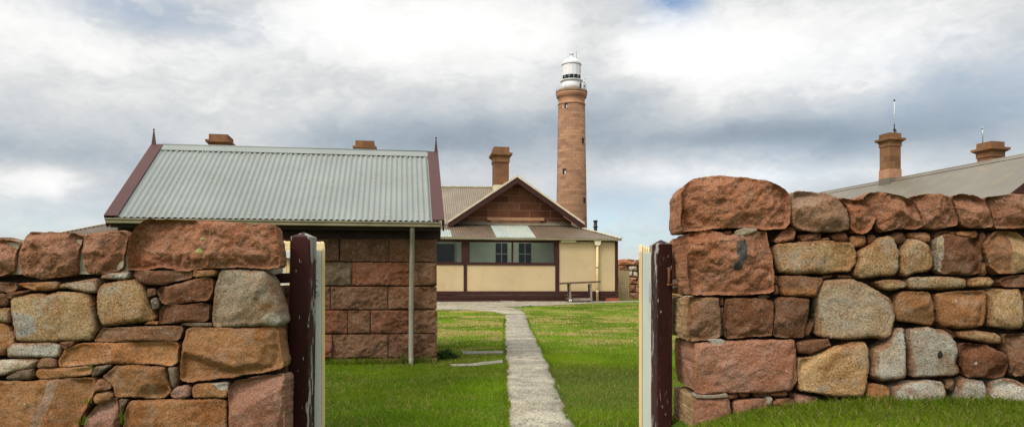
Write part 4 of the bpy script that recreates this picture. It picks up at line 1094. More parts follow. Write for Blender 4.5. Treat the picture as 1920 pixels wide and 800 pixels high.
def chimney(fr, parent, u, w, ztop, zbot, a, bb, shaft_m, flange=1.38, th=1.0, foot=False):
    b = MB(); h = th
    b.frustum(fr, u, w, zbot, ztop - .92 * h, a, a, bb, bb); o = b.build('chimney', shaft_m, parent)
    b = MB()
    b.frustum(fr, u, w, ztop - .92 * h + .002, ztop - .62 * h, a * 1.10, a * 1.10, bb * 1.10, bb * 1.10)
    b.frustum(fr, u, w, ztop - .618 * h, ztop - .50 * h, a * 1.12, a * flange * .97, bb * 1.12, bb * flange * .97)
    b.frustum(fr, u, w, ztop - .498 * h, ztop - .36 * h, a * flange, a * flange, bb * flange, bb * flange)
    b.frustum(fr, u, w, ztop - .358 * h, ztop, a * 1.06, a * 1.06, bb * 1.06, bb * 1.06)
    b.build('chimney_cap', M['chimney_stone'] if shaft_m is not M['chimney_tan'] else M['chimney_tan'], o)
    b = MB(); b.box(fr, u - a * .5, u + a * .5, w - bb * .5, w + bb * .5, ztop - .01, ztop + .004); b.build('flue_opening', M['black'], o)
    if foot:
        b = MB(); b.frustum(fr, u, w, zbot, foot + .34, a * 1.08, a * 1.08, bb * 1.08, bb * 1.08); b.build('chimney_foot', M['ledge'], o)
        b = MB(); b.frustum(fr, u, w, zbot - .2, foot, a * 1.14, a * 1.09, bb * 1.14, bb * 1.09); b.build('flashing', M['right_roof'], o)
    return o
ccu = px_u(940.5, WR - .35)
c1 = chimney(CT, ct, ccu, WR + .05, CT.z(938, 275, WR - .4), zridge - .9, .355, .42, M['chimney_stone'], 1.42, .80)
b = MB(); b.frustum(CT, ccu, WR + .05, zridge - .6, zridge + .10, .42, .38, .50, .44); b.build('flashing', M['cream_edge'], c1)
chimney(CT, ct, px_u(684, WR - 1.0), WR - .6, CT.z(684, 264, WR - 1.0), zridge - 1.2, .40, .42, M['chimney_stone'], 1.34, .72)
chimney(CT, ct, px_u(411, WR - 1.0), WR - .6, CT.z(411, 253, WR - 1.0), zridge - 1.2, .38, .55, M['chimney_stone'], 1.36, .74)
# flue and vent standing behind the verandah roof
b = MB(); uf = px_u(1116.5, 4.0); b.tube([CT(uf, 4.0, 3.3), CT(uf, 4.0, CT.z(1116, 413.5, 4.0))], .085, 12)
b.tube([CT(uf, 4.0, CT.z(1116, 426, 4.0)), CT(uf, 4.0, CT.z(1116, 424.5, 4.0))], .12, 12); b.tube([CT(uf, 4.0, CT.z(1116, 415.5, 4.0)), CT(uf, 4.0, CT.z(1116, 413, 4.0))], .11, 12)
b.build('stove_flue', M['black'], ct)
b = MB(); uf = px_u(1086, 3.2); b.tube([CT(uf, 3.2, 3.4), CT(uf, 3.2, CT.z(1086, 422, 3.2))], .05, 10); b.build('vent_pipe', M['white'], ct)

# ------------------------------------------------------------------ wheeled work table against the verandah
tw = -1.05
tr = thing('garden_trolley', 'weathered timber trolley table with white hubbed wheels standing against the cream verandah wall', 'trolley', CT(px_u(1087, tw), tw, .5))
gl = .52
def tz(y): return CT.z(1087, y, tw)
ua_, ub_ = px_u(1051, tw), px_u(1123, tw)
b = MB(); zt0, zt1 = tz(530.5), tz(527)
b.hexa([CT(ua_, tw - .28, zt0 - .05), CT(ub_, tw - .28, zt0 + .02), CT(ub_, tw + .32, zt0 + .02), CT(ua_, tw + .32, zt0 - .05), CT(ua_, tw - .28, zt1 - .05), CT(ub_, tw - .28, zt1 + .02), CT(ub_, tw + .32, zt1 + .02), CT(ua_, tw + .32, zt1 - .05)])
b.build('table_top', M['timber'], tr, bevel=.01)
zb_ = gl
for x, w_, off_ in ((1069.5, tw - .2, .12), (1066, tw + .22, .12), (1109, tw - .2, 0), (1105, tw + .22, 0)):
    u_ = px_u(x, w_); b = MB(); b.bar(CT(u_, w_, zb_ + off_), CT(u_ - .02, w_, zt0 - .03), .085, .06); b.build('leg', M['grey_timber'] if off_ == .12 and w_ < tw or off_ == 0 and w_ < tw else M['timber'], tr)
b = MB(); b.box(CT, px_u(1069, tw) - .05, px_u(1109, tw), tw - .16, tw + .18, tz(563), tz(558.5)); b.build('shelf', M['grey_timber'], tr)
for w_ in (tw - .27, tw + .27):
    uu = px_u(1069.5, w_); c = CT(uu, w_, gl + .075)
    b = MB(); b.tube([c - CT.e2 * .022, c + CT.e2 * .022], .088, 20); wl = b.build('wheel', M['rubber'], tr)
    b = MB(); b.tube([c - CT.e2 * .027, c + CT.e2 * .027], .064, 18); hubo = b.build('hub', M['hub'], wl)
    b = MB(); b.tube([c - CT.e2 * .032, c + CT.e2 * .032], .028, 12); b.build('bearing', M['timber'], wl)
b = MB(); uu = px_u(1069.5, tw); b.tube([CT(uu, tw - .25, gl + .075), CT(uu, tw + .25, gl + .075)], .014, 8); b.build('axle', M['rust'], tr)

# ------------------------------------------------------------------ picket screen and far wall beyond the cottage
d = 36.5; g0 = gz(5, d)
pf = thing('picket_fence', 'short run of plain khaki palings between the cottage corner and the far wall', 'fence', ((1170 - CX) / F * d, d, g0))
for k in range(6):
    x0 = 1155 + k * 4.15; a = on_depth(x0 + .35, 545, d).x; c = on_depth(x0 + 3.8, 545, d).x
    zt = on_depth(0, 505 + .25 * k, d).z + random.uniform(-.01, .01)
    b = MB(); b.box(W0, a, c, d, d + .022, g0 - .02, zt); b.build('paling', M['board'], pf)
b = MB(); a = on_depth(1155, 0, d).x; c = on_depth(1179, 0, d).x
for z in (g0 + .3, g0 + .95):
    b = MB(); b.box(W0, a, c, d + .024, d + .07, z, z + .08); b.build('rail', M['board'], pf)
DF = 40.0
fw = thing('stone_wall', 'far rubble wall seen between the cottage corner and the right gate', 'wall', ((1190 - CX) / F * DF, DF, .5))
FAR = [('R', 'coping_stone', [(1154,488),(1165,485.5),(1180,485),(1191,487),(1190,496),(1154,497)]), ('B', 'coping_stone', [(1192.5,487),(1205,486),(1212,490),(1211,497),(1192,497)]),
 ('R', 'coping_stone', [(1213,487),(1235,485),(1240,497),(1213,497)]),
 ('B', 'stone', [(1154,498),(1174,497),(1178,505),(1154,507)]), ('W', 'stone', [(1179,499),(1194,499),(1195,507),(1180,507)]), ('W', 'stone', [(1180,508),(1186,508),(1186,518),(1179,517)]),
 ('W', 'stone', [(1188,508),(1195,510),(1197,519),(1188,518)]), ('R', 'stone', [(1154,508),(1178,508),(1178,531),(1154,531)]), ('R', 'stone', [(1180,519.5),(1200,520),(1200,532),(1180,532)]),
 ('B', 'stone', [(1180,533),(1192,534),(1192,547),(1180,547)]), ('R', 'stone', [(1193,534),(1210,533),(1210,548),(1193,548)]), ('N', 'stone', [(1198,499),(1212,499),(1212,518),(1199,518)]),
 ('R', 'stone', [(1202,520),(1215,520),(1215,532),(1202,532)]), ('N', 'stone', [(1154,533),(1178,533),(1178,562),(1154,562)]), ('N', 'stone', [(1180,548),(1200,549),(1200,563),(1180,563)]), ('B', 'stone', [(1201,549),(1230,549),(1230,563),(1201,563)])]
for i, (k, nm, poly) in enumerate(FAR):
    wall_stone(fw, nm, poly, DF, k, 600 + i, thick=.3, step=.028)
b = MB(); b.box(W0, 5.5, 12, DF + .1, DF + .5, .3, 2.5); b.build('rubble_core', M['core'], fw)
rubble_fill(fw, 'rubble_run', 7.9, 12, .4, 2.65, DF, DF + .5, 17, hrow=.34)

# ------------------------------------------------------------------ second house behind the right wall
Nn = Vector((16.74, 22.42, 0)); rd = Vector((-.267, .9637, 0)).normalized()
class RF:
    def __call__(s, u, w, z): return Nn + rd * u + Vector((-rd.y, rd.x, 0)) * w + Vector((0, 0, z))      # u along the ridge away, w to the left
RH = RF(); zr2 = 5.34; hb2 = 2.63; RS = 1.71; ang2 = math.atan2(RS, hb2); sl2 = math.hypot(hb2, RS)
e1r, e2r = rd, Vector((-rd.y, rd.x, 0))
ch2 = thing('cottage', 'second cottage with a plain grey tan roof and two chimneys rising behind the right wall', 'house', RH(8, 0, .2))
b = MB(); LR = 15.0
Vl = -e2r * math.cos(ang2) + Vector((0, 0, 1)) * math.sin(ang2); Vr = e2r * math.cos(ang2) + Vector((0, 0, 1)) * math.sin(ang2)
b.sheet(RH(LR, hb2, zr2 - RS), -e1r, Vl, 0, LR, lambda u: 0, lambda u: sl2, .076, .006, 4, 1)
b.sheet(RH(0, -hb2, zr2 - RS), e1r, Vr, 0, LR, lambda u: 0, lambda u: sl2, .152, .006, 4, 1)
ro2 = b.build('roof', M['right_roof'], ch2)
b = MB(); b.tube([RH(-.02, 0, zr2 + .01), RH(LR, 0, zr2 + .01)], .035, 8)
Nl = Vector((0, 0, 1)) * math.cos(ang2) + e2r * math.sin(ang2)
A = [RH(0, 0, zr2) + Nl * .022, RH(LR, 0, zr2) + Nl * .022, RH(LR, 0, zr2) + Nl * .018 - Vl * .22, RH(0, 0, zr2) + Nl * .018 - Vl * .22]
b.hexa([p - Nl * .004 for p in A] + A); b.build('ridge_cap', M['right_roof'], ro2)
b = MB(); b.box(RH, -.05, LR, hb2 - .02, hb2 + .09, zr2 - RS - .10, zr2 - RS - .02); b.build('gutter', M['gutter'], ch2)
b = MB()
for sg in (1, -1):
    a = RH(-.03, sg * (hb2 + .02), zr2 - RS - .01); t = RH(-.03, 0, zr2); e = e1r * .04; up = Vector((0, 0, .22))
    b.hexa([a - up, t - up, t - up + e, a - up + e, a, t, t + e, a + e])
b.build('barge_board', M['maroon'], ch2)
b = MB(); b.box(RH, .4, LR - .4, -hb2 + .4, hb2 - .4, -.1, zr2 - RS + .12)
b.add([RH(.4, -hb2 + .4, zr2 - RS + .12), RH(.4, hb2 - .4, zr2 - RS + .12), RH(.4, 0, zr2 - .1), RH(.7, -hb2 + .4, zr2 - RS + .12), RH(.7, hb2 - .4, zr2 - RS + .12), RH(.7, 0, zr2 - .1)], [(0, 1, 2), (5, 4, 3), (0, 3, 4, 1), (1, 4, 5, 2), (2, 5, 3, 0)])
b.build('wall', M['gable_stone'], ch2)
def along(px, w):   # distance along the ridge where a photo column crosses it
    lo, hi = -5.0, 20.0
    for _ in range(60):
        m_ = (lo + hi) / 2; p = RH(m_, w, 0)
        if p.x / p.y * F + CX > px: lo = m_
        else: hi = m_
    return (lo + hi) / 2
def zat(py, p): return CAMZ + (HY - py) / F * p.y
for px, wv, ytop, sz, tops in ((1669, .05, 251.5, .262, True), (1857, -.55, 268, .275, False)):
    u_ = along(px, wv); p = RH(u_, wv, 0); zt = zat(ytop, p)
    o = chimney(RH, ch2, u_, wv, zt, zr2 - 1.0, sz, sz, M['chimney_tan'] if tops else M['chimney_stone'], 1.50, .56, foot=(zr2 + .04) if tops else False)
    ax = 1679.5 if tops else 1846
    if tops:
        an = thing('antenna', 'white whip antenna on a dark bracket on the taller chimney of the second cottage', 'antenna', RH(u_ + .0, wv - .2, zt))
        q = RH(u_, wv - .2, 0); H_ = lambda y: zat(y, q)
        b = MB(); b.tube([q + Vector((0, 0, zt + .008)), q + Vector((0, 0, H_(233)))], .022, 8); b.tube([q + Vector((.06, 0, zt + .008)), q + Vector((.06, 0, H_(243)))], .02, 8); b.tube([q + Vector((0, 0, H_(245))), q + Vector((0, 0, H_(242)))], .05, 8); b.build('bracket', M['black'], an)
        b = MB(); b.tube([q + Vector((0, 0, H_(233.3))), q + Vector((0, 0, H_(190)))], .010, 8); b.build('whip', M['white'], an)
        b = MB(); b.tube([q + Vector((0, 0, H_(189.8))), q + Vector((0, 0, H_(187)))], .032, 8); b.build('tip', M['black'], an)
    else:
        q = RH(u_ + .1, wv + .22, 0); H_ = lambda y: zat(y, q)
        an = thing('antenna', 'thin grey rod antenna on the lower chimney of the second cottage', 'antenna', q + Vector((0, 0, zt)))
        b = MB(); b.tube([q + Vector((0, 0, zt + .008)), q + Vector((0, 0, H_(236)))], [.015, .012], 8); b.build('rod', M['galv'], an)
        b = MB(); b.tube([q + Vector((0, 0, H_(242))), q + Vector((-.09, 0, H_(239)))], .018, 6); b.build('stub', M['galv'], an)

# ------------------------------------------------------------------ lighthouse
DL = 148.0; xl = (1071.6 - CX) / F * DL; m_px = DL / F
lz = lambda y: CAMZ + (HY - y) * m_px
lc = Vector((xl, DL, 0))
lh = thing('lighthouse', 'tall pink granite lighthouse with a white lantern and gallery on top', 'lighthouse', (xl, DL, .5))
def lat(name, prof, m, parent=lh, n=64, cyl=None, cap=True, smooth=True):
    b = MB(); b.lathe(lc, prof, n, cap, smooth); return b.build(name, m, parent, cyl=cyl)
tower = lat('tower', [(3.20, .2), (3.06, lz(430)), (2.66, lz(200))], M['tower_stone'], n=72, cyl=((xl, DL), 2.9))
lat('neck_band', [(2.66, lz(199.8)), (2.66, lz(198.5)), (2.74, lz(198)), (2.74, lz(196)), (2.60, lz(195.5)), (2.60, lz(190)), (2.66, lz(187)), (2.85, lz(184.5)), (2.95, lz(184)), (2.95, lz(181.5)), (3.06, lz(180)), (3.08, lz(177))], M['tower_cap'])
gal = lat('gallery', [(3.08, lz(176.9)), (3.12, lz(176.5)), (3.12, lz(172)), (2.9, lz(171.6)), (.5, lz(171.5))], M['rust_cap'])
for sgx, (px, py, hw, hh) in enumerate([(1059.5, 203.5, 2.6, 5), (1091.5, 267.5, 1.9, 5), (1056.5, 325, 3.0, 5.2), (1094, 377.5, 1.9, 5.5)]):
    dx = (px - 1071.6) * m_px; rr = 3.06 + (2.66 - 3.06) * (lz(py) - lz(430)) / (lz(200) - lz(430))
    th_ = math.asin(max(-.97, min(.97, dx / rr)))
    ff = Frame(xl, DL, th_)
    wd = hw * m_px / max(.35, math.cos(th_))
    b = MB(); b.box(ff, -wd, wd, -rr - .012, -rr + .4, lz(py) - hh * m_px, lz(py) + hh * m_px); w_o = b.build('window', M['dark_glass'], lh)
    b = MB(); b.box(ff, -wd - .10, wd + .10, -rr - .03, -rr + .5, lz(py) - hh * m_px - .12, lz(py) - hh * m_px); b.build('sill', M['tower_cap'], w_o)
    b = MB(); b.box(ff, -wd - .12, wd + .12, -rr - .03, -rr + .5, lz(py) + hh * m_px, lz(py) + hh * m_px + .16); b.build('lintel', M['tower_cap'], w_o)
    if sgx in (0, 2):
        b = MB(); b.box(ff, wd * .2, wd * .8, -rr - .02, -rr - .013, lz(py) - hh * m_px * .9, lz(py) + hh * m_px * .2); b.build('pane', M['white_edge'], w_o)
lat('lantern_base', [(1.97, lz(171.4)), (1.97, lz(155))], M['white'])
lat('catwalk', [(1.9, lz(155.2)), (2.22, lz(154)), (2.22, lz(152.2)), (1.9, lz(151.8))], M['white_edge'])
gz_ = lat('lantern_glazing', [(1.78, lz(152)), (1.78, lz(143))], M['dark_glass'], n=32)
b = MB()
for k in range(12):
    t = 2 * math.pi * (k + .35) / 12; p = lc + Vector((1.80 * math.sin(t), -1.80 * math.cos(t), 0)); b.tube([p + Vector((0, 0, lz(152))), p + Vector((0, 0, lz(143)))], .03, 6)
b.lathe(lc, [(1.83, lz(143.6)), (1.83, lz(143.1))], 32, False); b.build('glazing_bars', M['white'], gz_)
lat('lantern_drum', [(1.84, lz(143.2)), (1.86, lz(143)), (1.86, lz(123)), (1.8, lz(122.8))], M['white'], n=16, smooth=False)
lat('eave_ring', [(1.88, lz(123.4)), (1.98, lz(123)), (1.98, lz(121.4)), (1.8, lz(121))], M['white_edge'])
prof = [(1.80, lz(121.2))]
for k in range(1, 9):
    t = k / 9 * math.pi / 2; prof.append((1.78 * math.cos(t) ** .85, lz(121 - 10.8 * math.sin(t))))
prof += [(.40, lz(109.5)), (.30, lz(106)), (.26, lz(104)), (.30, lz(103.8)), (.44, lz(102.5)), (.48, lz(101)), (.42, lz(99.6)), (.22, lz(98.6)), (.03, lz(98.3))]
lat('dome', prof, M['white'])
b = MB(); p = lc + Vector((.95, -.2, 0)); b.tube([p + Vector((0, 0, lz(113))), p + Vector((0, 0, lz(85)))], [.05, .03], 6); b.tube([p + Vector((0, 0, lz(98.4))), p + Vector((0, 0, lz(97.2)))], .1, 6); b.build('lightning_rod', M['galv'], lh)
b = MB(); b.tube([lc + Vector((.05, 0, lz(98.5))), lc + Vector((.05, 0, lz(93)))], .03, 6); b.build('finial', M['galv'], lh)
b = MB(); p = lc + Vector((1.9, -1.0, lz(153))); b.tube([p, p + Vector((.75, -.1, .3))], .04, 6); b.tube([p + Vector((.6, -.1, .24)), p + Vector((.8, -.1, .32))], .10, 8); b.build('lamp_arm', M['white_edge'], lh)
th_ = R(58); ff = Frame(xl, DL, th_); b = MB(); b.box(ff, -.33, .33, -2.02, -1.9, lz(171.3), lz(159)); b.build('door', M['dark_timber'], lh)
b = MB(); hz = lz(160.5)
for k in range(28):
    t = 2 * math.pi * k / 28; p = lc + Vector((2.98 * math.sin(t), -2.98 * math.cos(t), 0)); b.tube([p + Vector((0, 0, lz(171.9))), p + Vector((0, 0, hz))], .014, 5)
for zz in (hz, lz(164), lz(168)):
    b.tube([lc + Vector((2.98 * math.sin(2 * math.pi * k / 56), -2.98 * math.cos(2 * math.pi * k / 56), zz)) for k in range(57)], .014, 5, cap=False)
b.build('railing', M['white'], lh)
# person on the gallery
pp_ = lc + Vector((2.46, -1.05, lz(171.85)))
pe = thing('person', 'distant person in a pale top and dark trousers standing on the lighthouse gallery', 'person', pp_)
def skin_body(name, joints, edges, m, parent, root=0, sub=2):
    me = bpy.data.meshes.new(name); me.from_pydata([j[0] for j in joints], edges, []); me.materials.append(m)
    o = link(name, me, parent)
    sk_ = o.modifiers.new('skin', 'SKIN'); 
    lay = me.skin_vertices[0] if me.skin_vertices else None
    if lay is None:
        bpy.context.view_layer.update()
    for i, j in enumerate(joints):
        me.skin_vertices[0].data[i].radius = (j[1], j[2] if len(j) > 2 else j[1])
    me.skin_vertices[0].data[root].use_root = True
    sb = o.modifiers.new('smooth', 'SUBSURF'); sb.levels = sub; sb.render_levels = sub
    return o
J = [((0, 0, .92), .15, .11), ((0, 0, 1.12), .14, .10), ((0, 0, 1.34), .17, .11), ((0, 0, 1.46), .06), ((0, -.02, 1.54), .085, .095), ((0, -.02, 1.64), .085, .095), ((0, -.01, 1.71), .05),
     ((-.10, 0, .88), .085), ((-.11, -.03, .48), .06), ((-.11, 0, .08), .045), ((-.11, -.14, .03), .035), ((.10, 0, .88), .085), ((.12, .0, .48), .06), ((.12, .03, .08), .045), ((.12, -.11, .03), .035),
     ((-.21, 0, 1.38), .055), ((-.27, -.08, 1.12), .042), ((-.18, -.30, 1.05), .032), ((-.15, -.37, 1.06), .03), ((.21, 0, 1.38), .055), ((.27, -.08, 1.12), .042), ((.20, -.30, 1.05), .032), ((.17, -.37, 1.06), .03)]
E_ = [(0, 1), (1, 2), (2, 3), (3, 4), (4, 5), (5, 6), (0, 7), (7, 8), (8, 9), (9, 10), (0, 11), (11, 12), (12, 13), (13, 14), (2, 15), (15, 16), (16, 17), (17, 18), (2, 19), (19, 20), (20, 21), (21, 22)]
try:
    skin_body('body', J, E_, M['skin'], pe)
    gr_ = lambda j, k: (j[0],) + tuple(r * k for r in j[1:])
    idx = [0, 1, 2, 15, 16, 17, 19, 20, 21]; mp = {a: i for i, a in enumerate(idx)}
    skin_body('shirt', [gr_(J[a], 1.13) for a in idx], [(mp[a], mp[c]) for a, c in E_ if a in mp and c in mp], M['shirt'], pe)
    idx2 = [0, 7, 8, 9, 11, 12, 13]; mp2 = {a: i for i, a in enumerate(idx2)}
    skin_body('trousers', [gr_(J[a], 1.16) for a in idx2], [(mp2[a], mp2[c]) for a, c in E_ if a in mp2 and c in mp2], M['trousers'], pe)
    skin_body('hair', [((0, .015, 1.60), .095, .095), ((0, .0, 1.72), .075, .085)], [(0, 1)], M['hair'], pe)
except Exception as ex:
    print('PERSON', ex)

# ------------------------------------------------------------------ ground, path, paving
def ground_sheet():
    def axis(lo, hi, step, far):
        a = list(np.arange(lo, hi + 1e-6, step)); s = step; x = hi
        while x < far: s *= 1.5; x += s; a.append(x)
        s = step; x = lo
        while x > -far: s *= 1.5; x -= s; a.insert(0, x)
        return np.array(a)
    xs = axis(-5, 5, .125, 3500); ys = axis(0, 34, .25, 3500)
    X, Y = np.meshgrid(xs, ys); Z = ground(X, Y)
    V = np.stack([X, Y, Z], -1).reshape(-1, 3); nx, ny = len(xs), len(ys)
    I = np.arange(nx * ny).reshape(ny, nx)
    Fq = np.stack([I[:-1, :-1], I[:-1, 1:], I[1:, 1:], I[1:, :-1]], -1).reshape(-1, 4)
    me = bpy.data.meshes.new('ground'); me.from_pydata(V.tolist(), [], Fq.tolist())
    me.polygons.foreach_set('use_smooth', [True] * len(me.polygons))
    return me
def lawn_material():
    m, nt, b = mat('lawn')
    tc = nt.node('ShaderNodeTexCoord').outputs['Object']
    sep = nt.node('ShaderNodeSeparateXYZ'); nt.l.new(tc, sep.inputs[0])
    n = nt.noise(tc, 1.1, 6, .65)
    c = nt.ramp(n, [(.32, (.038, .078, .003)), (.52, (.075, .130, .005)), (.72, (.115, .170, .010))])
    fine = nt.noise(scale_vec(nt, tc, 1, .6, 1), 34, 5, .75)
    c = nt.mix(nt.ramp(fine, [(.38, .55), (.62, 0.0)]), c, (.016, .040, .005))
    c = nt.mix(nt.ramp(fine, [(.56, 0.0), (.74, .5)]), c, (.155, .185, .045))
    far = nt.ramp(nt.math('MULTIPLY', sep.outputs[1], .03), [(.26, 0.0), (.50, 1.0)])
    dn = nt.noise(scale_vec(nt, tc, .9, .55, 1), 1.9, 7, .72, .6)
    dry = nt.math('MULTIPLY', nt.ramp(dn, [(.47, 0.0), (.58, .9)]), far)
    c = nt.mix(dry, c, (.31, .24, .10))
    c = nt.mix(nt.math('MULTIPLY', far, .40), c, (.125, .185, .024))
    ln = nt.node('ShaderNodeVectorMath', operation='LENGTH'); nt.l.new(tc, ln.inputs[0])
    c = nt.mix(nt.ramp(nt.math('MULTIPLY', ln.outputs['Value'], .01), [(.42, 0.0), (.60, 1.0)]), c, (.135, .125, .105))      # bare granite and scrub beyond the yard
    nt.l.new(c, b.inputs['Base Color']); b.inputs['Roughness'].default_value = .95; b.inputs['Specular IOR Level'].default_value = .1
    nt.l.new(nt.bump(fine, .8, .03), b.inputs['Normal'])
    return m
gm = ground_sheet(); gm.materials.append(lawn_material()); gobj = link('ground', gm); tag(gobj, kind='structure')

def concrete(name, light, dark, band):
    m, nt, b = mat(name)
    tc = scale_vec(nt, nt.node('ShaderNodeTexCoord').outputs['Object'], 1, .42, 1)
    n1 = nt.noise(scale_vec(nt, tc, .7, 1.3, 1), 2.6, 8, .72, .5)
    c = nt.ramp(n1, [(.30, dark), (.50, tuple((a + d_) / 2 for a, d_ in zip(light, dark))), (.66, light)])
    c = nt.mix(nt.ramp(nt.noise(tc, 7, 8, .76), [(.47, 0.0), (.60, .85)]), c, tuple(d_ * .62 for d_ in dark))
    c = nt.mix(nt.ramp(nt.noise(tc, 3.1, 5, .6, .8), [(.55, 0.0), (.70, .5)]), c, (.30, .24, .12))
    bandn = nt.noise(scale_vec(nt, tc, .3, 3.2, 1), 1.2, 5, .6)
    c = nt.mix(nt.ramp(bandn, [(.36, .65), (.50, 0.0)]), c, tuple(d_ * .8 for d_ in dark))
    c = nt.mix(nt.ramp(bandn, [(.55, 0.0), (.66, .6)]), c, tuple(l_ * 1.15 for l_ in light))
    sp = nt.noise(tc, 46, 5, .8)
    c = nt.mix(nt.ramp(sp, [(.38, .8), (.48, 0.0)]), c, (.10, .09, .07))
    c = nt.mix(nt.ramp(sp, [(.54, 0.0), (.64, .8)]), c, (.60, .54, .41))
    nt.l.new(c, b.inputs['Base Color']); b.inputs['Roughness'].default_value = .9
    nt.l.new(nt.bump(nt.noise(tc, 28, 8, .7), .6, .012), b.inputs['Normal'])
    return m
M['path'] = concrete('worn path concrete', (.385, .343, .248), (.165, .142, .102), 1)
M['apron'] = concrete('pale concrete apron', (.42, .365, .245), (.16, .138, .10), 0)
PL = [(957, 830), (953, 790), (950, 750), (948, 700), (945, 650), (945, 630), (946, 610), (948, 590)]
PR = [(1097, 830), (1073, 790), (1055, 745), (1037, 700), (1013, 650), (1003, 630), (994, 610), (985, 590)]
L3 = [Vector((-.02, .5, 0)), Vector((-.02, 4.0, 0))] + [on_ground(*p) for p in PL]; R3 = [Vector((.47, .5, 0)), Vector((.47, 4.0, 0))] + [on_ground(*p) for p in PR]
Lx = (np.array([p.y for p in L3]), np.array([p.x for p in L3])); Rx = (np.array([p.y for p in R3]), np.array([p.x for p in R3]))
def ragged(x, y, s): return .018 * noise.noise(Vector((y * 2.1, s, 0))) + .016 * noise.noise(Vector((y * 11, s + 4, 0)))
b = MB(); vs = []; fs = []; ys_ = np.arange(.5, min(L3[-1].y, R3[-1].y), .09)
for y in ys_:
    xl_ = float(np.interp(y, *Lx)) + ragged(0, y, 1); xr_ = float(np.interp(y, *Rx)) + ragged(0, y, 7)
    for t in (-.02, 0, .25, .5, .75, 1, 1.02):
        x = xl_ + (xr_ - xl_) * t
        z = gz(x, y) + (.022 if 0 <= t <= 1 else -.03) + .004 * noise.noise(Vector((x * 4, y * 4, 0)))
        vs.append((x, y, z))
for i in range(len(ys_) - 1):
    for k in range(6): fs.append((i * 7 + k, i * 7 + k + 1, (i + 1) * 7 + k + 1, (i + 1) * 7 + k))
b.smooth = True; b.add(vs, fs); o = b.build('path', M['path']); tag(o, kind='structure')

def ground_patch(name, px, lift, m, step=.35, extra=None):
    P = [on_ground(*p) for p in px] + (extra or [])
    pts = [Vector((p.x, p.y)) for p in P]; n = len(pts)
    dense = []
    for i in range(n):
        a, c = pts[i], pts[(i + 1) % n]; k = max(1, int((c - a).length / step))
        for j in range(k):
            q = a + (c - a) * j / k; dense.append(q + Vector((noise.noise(Vector((q.x * 2, q.y * 2, 1))) * .02, noise.noise(Vector((q.x * 2, q.y * 2, 5))) * .02)))
    n = len(dense)
    x0, x1 = min(p.x for p in dense), max(p.x for p in dense); y0, y1 = min(p.y for p in dense), max(p.y for p in dense)
    ins = [Vector((x, y)) for x in np.arange(x0, x1, step) for y in np.arange(y0, y1, step)]
    keep = []
    for q in ins:
        c_ = False; dm = 9
        for i in range(n):
            a, c = dense[i], dense[(i + 1) % n]
            if (a.y > q.y) != (c.y > q.y) and q.x < (c.x - a.x) * (q.y - a.y) / (c.y - a.y) + a.x: c_ = not c_
            dm = min(dm, (a - q).length)
        if c_ and dm > step * .4: keep.append(q)
    r_ = geometry.delaunay_2d_cdt(dense + keep, [(i, (i + 1) % n) for i in range(n)], [list(range(n))], 1, 1e-5)
    vs = [(p.x, p.y, gz(p.x, p.y) + lift) for p in r_[0]]
    b = MB(); k = len(vs); b.add(vs, [tuple(f) for f in r_[2]])
    low = [(p.x, p.y, gz(p.x, p.y) - .05) for p in r_[0]]
    ring = [None] * n
    for j, og in enumerate(r_[3]):
        for q in og:
            if q < n: ring[q] = j
    ring = [q for q in ring if q is not None]; m_ = len(ring)
    bb = len(vs); b.add([vs[q] for q in ring] + [low[q] for q in ring], [(i, (i + 1) % m_, m_ + (i + 1) % m_, m_ + i) for i in range(m_)])
    return tag(b.build(name, m), kind='structure')
ends = [CT(2.6, 1.2, 0), CT(.2, .1, 0), CT(-9.5, .1, 0)]
ground_patch('paving', [(640, 579.5), (820, 580.5), (880, 581.5), (925, 584.5), (946, 589.5), (986, 590.5), (976, 583), (962, 578.5), (945, 576), (970, 574.8), (1000, 574.5), (1060, 571.5), (1100, 569.2), (1160, 567), (1205, 566)], .028, M['apron'], .35, ends)
M['strip'] = concrete('mossy kerb concrete', (.33, .30, .22), (.13, .12, .085), 1)
ground_patch('paving', [(842, 685.2), (880, 684), (944, 676.5), (944, 682.5), (900, 686.8), (860, 687.6)], .022, M['strip'], .12)
ground_patch('paving', [(866, 658.5), (885, 660), (944, 659), (944, 663.5), (868, 665.2)], .022, M['strip'], .12)

